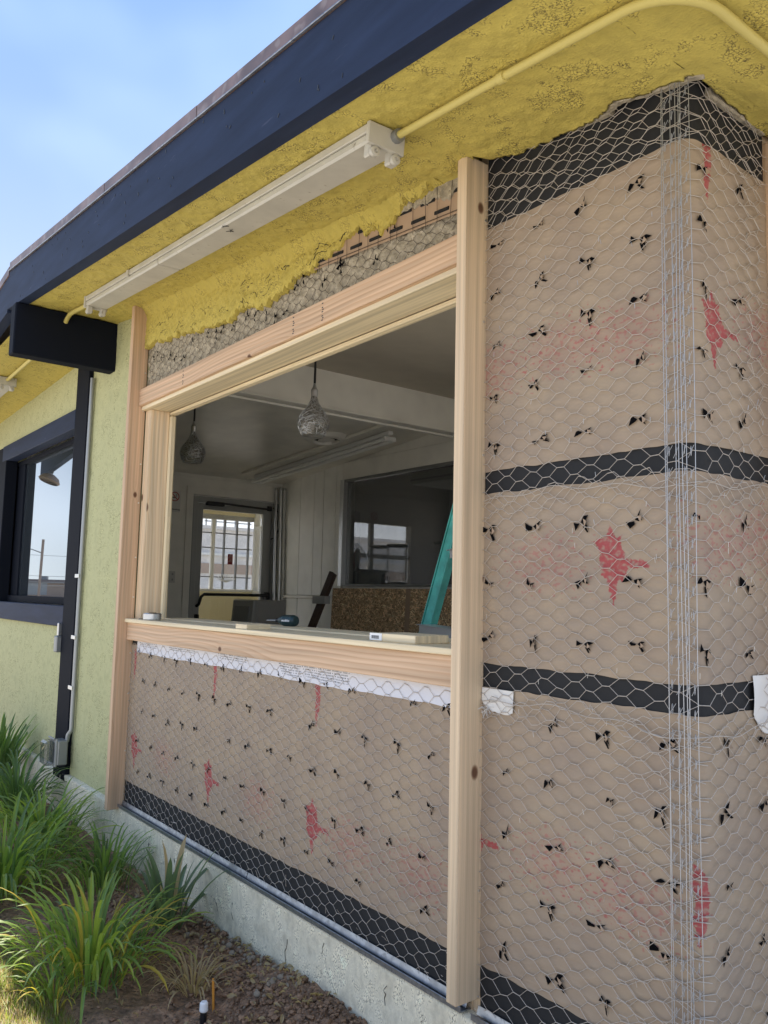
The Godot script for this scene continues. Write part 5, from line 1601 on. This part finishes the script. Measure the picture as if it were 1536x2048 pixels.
	# green stepladder just inside
	var sl := thing("stepladder", "green fibreglass stepladder standing just inside the opening", "ladder", Vector3(-2.755, 0.45, -0.80))
	var base_l := Vector3(-0.32, 0, 0.06)
	var top_l := Vector3(0.22, 1.75, -0.05)
	var across := Vector3(0.62, 0, 0.30)
	for k in 2:
		var sh := across * k
		var rail := MB.new()
		rail.bar(base_l + sh, top_l + sh * 0.8, Vector3(1, 0, 0.2), 0.085, 0.006, 0.001)
		rail.bar(base_l + sh + Vector3(0.042, 0, 0.0), top_l + sh * 0.8 + Vector3(0.042, 0, 0.0), Vector3(0.2, 0, 1), 0.05, 0.006, 0.001)
		rail.bar(base_l + sh + Vector3(-0.042, 0, -0.015), top_l + sh * 0.8 + Vector3(-0.042, 0, -0.015), Vector3(0.2, 0, 1), 0.035, 0.006, 0.001)
		put("rail", rail.mesh(), M["green_fibreglass"], sl)
		put("rear_rail", MB.new().bar(base_l + sh + Vector3(0.55, 0, -0.75), top_l + sh * 0.8 + Vector3(0.05, 0, -0.06), Vector3(1, 0, 0), 0.05, 0.025, 0.002).mesh(), M["green_fibreglass"], sl)
	for k in 5:
		var c := 0.16 + 0.183 * k + 0.01
		var a := base_l.lerp(top_l, c) + Vector3(0.02 if k == 2 else 0.09, 0, 0.03)
		var e := (base_l + across).lerp(top_l + across * 0.8, c) + Vector3(0.02, 0, 0.03)
		var s := MB.new()
		s.bar(a, e, Vector3(0.4, 0, -1), 0.08, 0.004, 0.001)
		s.bar(a + Vector3(0.012, -0.018, 0.04), e + Vector3(0.012, -0.018, 0.04), Vector3.UP, 0.036, 0.006, 0.002)
		put("step", s.mesh(), M["aluminium"], sl)
	put("top_cap", MB.new().box(Transform3D(Basis(Vector3.UP, -0.45), top_l + across * 0.4 + Vector3(0.03, 0.02, -0.03)), Vector3(0.66, 0.05, 0.2), 0.01).mesh(), M["green_fibreglass"], sl)

# ---------------------------------------------------------------- small things on the sill
func build_sill_things() -> void:
	var top := 1.3655
	var t := thing("tape_measure", "silver round tape measure at the left end of sill", "tape measure", Vector3(-3.93, top, 0.004))
	put("case", MB.new().lathe(Transform3D(), [Vector2(0.0, 0.0), Vector2(0.040, 0.0), Vector2(0.044, 0.004), Vector2(0.044, 0.03), Vector2(0.040, 0.034), Vector2(0.0, 0.034)], 26).mesh(), M["steel"], t)
	put("clip", MB.new().span(Vector3(-0.02, 0.034, -0.009), Vector3(0.03, 0.037, 0.009), 0.001).mesh(), M["black"], t)
	put("tongue", MB.new().span(Vector3(-0.06, 0.003, 0.03), Vector3(-0.02, 0.006, 0.044), 0.001).mesh(), M["black"], t)
	var bl := thing("wood_block", "small pale wooden offcut near the middle of sill", "wood block", Vector3(-2.93, top + 0.0, 0.01))
	put("block", MB.new().box(Transform3D(Basis(Vector3.UP, 0.05), Vector3(0, 0.0095, -0.02)), Vector3(0.085, 0.019, 0.11), 0.0015).mesh(), M["pine_clear"], bl)
	var lm := thing("lumber_offcut", "short lumber offcut with white barcode tag on the sill", "lumber", Vector3(-1.98, top, 0.0))
	put("offcut", MB.new().box(Transform3D(Basis(Vector3.UP, 0.04), Vector3(-0.01, 0.0125, -0.045)), Vector3(0.20, 0.025, 0.14), 0.002, Vector2(0.9, 0.3)).mesh(), M["pine_clear"], lm)
	var tg := put("tag", MB.new().box(at(-0.09, 0.0135, 0.0285), Vector3(0.062, 0.022, 0.0015), 0.0).mesh(), M["white_plastic"], lm)
	var bars := MB.new()
	for k in 11:
		bars.box(at(-0.11 + k * 0.0036, 0.0125, 0.0297), Vector3(0.0009 + 0.0006 * (k % 3), 0.010, 0.0006), 0.0)
	put("barcode", bars.mesh(), M["print_ink"], tg)
	var dr := thing("cordless_tool", "dark teal cordless tool lying at the back of sill", "power tool", Vector3(-3.05, top + 0.005, -0.235))
	dr.rotation.y = deg_to_rad(20)
	dr.scale = Vector3.ONE * 0.72
	put("body", MB.new().lathe(Transform3D(Basis(Vector3(0, 0, 1), -PI / 2.0), Vector3(-0.055, 0.033, 0)), [Vector2(0.0, 0.0), Vector2(0.018, 0.003), Vector2(0.026, 0.02), Vector2(0.034, 0.045), Vector2(0.035, 0.11), Vector2(0.028, 0.128), Vector2(0.0, 0.13)], 22).mesh(), M["teal_plastic"], dr)
	put("bit", MB.new().tube(PackedVector3Array([Vector3(-0.15, 0.030, 0), Vector3(-0.05, 0.033, 0)]), 0.004, 8).mesh(), M["dull_steel"], dr)
	put("chuck", MB.new().tube(PackedVector3Array([Vector3(-0.075, 0.033, 0), Vector3(-0.045, 0.033, 0)]), 0.012, 10).mesh(), M["black"], dr)
	var tm := TextMesh.new()
	tm.text = "makita"
	var fnt := SystemFont.new()
	fnt.font_names = PackedStringArray(["Droid Sans"])
	fnt.font_weight = 700
	fnt.font_italic = true
	tm.font = fnt
	tm.font_size = 32
	tm.pixel_size = 0.00055
	tm.depth = 0.002
	put("lettering", tm, M["white_plastic"], dr, at(0.02, 0.034, 0.0352))

# ---------------------------------------------------------------- plants
func leaf_mesh(length: float, width: float, lean: float, bend: float, seed_: int) -> ArrayMesh:
	var b := MB.new()
	var r := RandomNumberGenerator.new()
	r.seed = seed_
	var n := 9
	var p := Vector3.ZERO
	var rows := []
	var tw := r.randfn(0, 0.25)
	for i in n + 1:
		var c := i / float(n)
		var a := lean + bend * c * c
		var wd := width * 1.15 * (0.55 + 0.45 * sin(minf(c * 2.2, PI / 2.0))) * sqrt(clampf(1.0 - pow(c, 3.0), 0.0, 1.0))
		var side := Vector3(0, sin(tw * c) * 1.0, 1).normalized()
		var nn := Vector3(-cos(a), sin(a), 0)
		rows.append([p - side * wd * 0.5 + nn * wd * 0.16, p, p + side * wd * 0.5 + nn * wd * 0.16, nn])
		p += Vector3(sin(a), cos(a), 0) * length / n
	for i in n:
		for k in 2:
			var q: Vector3 = rows[i][3] + Vector3(0, 0, 0.35 if k == 1 else -0.35) * -1.0
			var q2: Vector3 = rows[i + 1][3] + Vector3(0, 0, 0.35 if k == 1 else -0.35) * -1.0
			q = q.normalized()
			q2 = q2.normalized()
			b.tri(rows[i][k], rows[i][k + 1], rows[i + 1][k + 1], q, q, q2)
			b.tri(rows[i][k], rows[i + 1][k + 1], rows[i + 1][k], q, q2, q2)
	return b.mesh()

func clump(called: String, label: String, pos: Vector3, count: int, size: float, spread: float, mats: Array, meshes: Array, lean_toward := Vector3.ZERO) -> void:
	var o := thing(called, label, "plant", pos, "strap leaved plants along the wall" if called == "strap_plant" else "")
	count = int(count * 1.5)
	for k in count:
		var a := TAU * k / count * 5.0 + rng.randfn(0, 0.4)
		var s := size * rng.randf_range(0.55, 1.1)
		var bs := Basis(Vector3.UP, a) * Basis(Vector3(0, 0, 1), rng.randfn(0, 0.16))
		var off := Vector3(cos(a), 0, -sin(a)) * rng.randf() * spread + lean_toward * rng.randf() * 0.05
		var m: String = mats[rng.randi() % mats.size()]
		put("leaf", meshes[rng.randi() % meshes.size()], M[m], o, Transform3D(bs.scaled(Vector3(s, s, s)), off + Vector3(0, 0.0, 0)))

func build_plants() -> void:
	var arching := []
	var upright := []
	var drooping := []
	for k in 8:
		arching.append(leaf_mesh(0.52, 0.017 + 0.002 * (k % 3), 0.10 + 0.05 * k, 1.5 + 0.12 * (k % 4), 500 + k))
		upright.append(leaf_mesh(0.48, 0.020, 0.05 + 0.06 * k, 0.6 + 0.1 * (k % 3), 520 + k))
		drooping.append(leaf_mesh(0.50, 0.018, 0.35 + 0.06 * k, 1.9 + 0.15 * (k % 4), 540 + k))
	var sword := []
	for k in 5:
		sword.append(leaf_mesh(0.38, 0.034, 0.12 + 0.12 * k, 0.35 + 0.1 * k, 560 + k))
	clump("strap_plant", "dark green strap leaved plant at the far left by the wall", Vector3(-5.85, 0.2, 0.22), 80, 1.02, 0.10, ["leaf_dark", "leaf_dark", "leaf"], upright)
	clump("strap_plant", "dark drooping plant below the outlet box", Vector3(-5.15, 0.2, 0.27), 90, 0.80, 0.12, ["leaf_dark", "leaf_dark", "leaf"], drooping + arching)
	clump("strap_plant", "arching green plant in front of the left stud foot", Vector3(-4.45, 0.2, 0.32), 120, 0.68, 0.18, ["leaf", "leaf", "leaf_dark", "leaf_light"], arching)
	clump("strap_plant", "bright green plant at the left edge partly in sun", Vector3(-3.95, 0.2, 0.62), 150, 0.82, 0.20, ["leaf", "leaf", "leaf", "leaf_light", "leaf_light", "leaf", "leaf_dark"], arching + drooping)
	clump("strap_plant", "low green plant between bright plant and the wall", Vector3(-3.75, 0.2, 0.24), 90, 0.55, 0.14, ["leaf", "leaf", "leaf", "leaf_dark", "leaf"], arching)
	clump("strap_plant", "nearest green plant with yellowing leaves in the middle", Vector3(-2.95, 0.2, 0.56), 150, 0.68, 0.19, ["leaf", "leaf", "leaf", "leaf", "leaf", "leaf_light", "leaf_light", "leaf_dark", "leaf", "leaf_light", "leaf_yellow"], arching + drooping)
	clump("sword_plant", "stiff grey green plant with broad pointed leaves", Vector3(-3.15, 0.2, 0.20), 22, 0.85, 0.06, ["leaf_grey", "leaf_grey", "leaf_dry"], sword)
	clump("dry_tuft", "dry straw coloured tuft beside the nearest plant", Vector3(-2.62, 0.2, 0.33), 40, 0.34, 0.06, ["leaf_dry"], drooping)
	clump("low_tuft", "small yellow green tuft at the lawn edge", Vector3(-2.80, 0.2, 0.72), 36, 0.36, 0.07, ["leaf_yellow", "leaf_light", "leaf"], drooping)
	var rs := thing("sprinkler_riser", "black sprinkler riser pipe with a white cap", "sprinkler", Vector3(-2.43, 0.15, 0.385))
	put("pipe", MB.new().tube(PackedVector3Array([Vector3(0, 0, 0), Vector3(0.002, 0.082, 0)]), 0.010, 12).mesh(), M["black"], rs)
	put("cap", MB.new().lathe(at(0.002, 0.078, 0), [Vector2(0.012, 0.0), Vector2(0.0135, 0.004), Vector2(0.0125, 0.024), Vector2(0.009, 0.028), Vector2(0.0, 0.028)], 16).mesh(), M["white_plastic"], rs)
	var sk := thing("marker_stick", "thin orange stick standing behind the sprinkler riser", "stick", Vector3(-2.47, 0.19, 0.33))
	put("shaft", MB.new().tube(PackedVector3Array([Vector3(0, 0, 0), Vector3(-0.012, 0.10, 0.0)]), 0.004, 6).mesh(), M["orange"], sk)
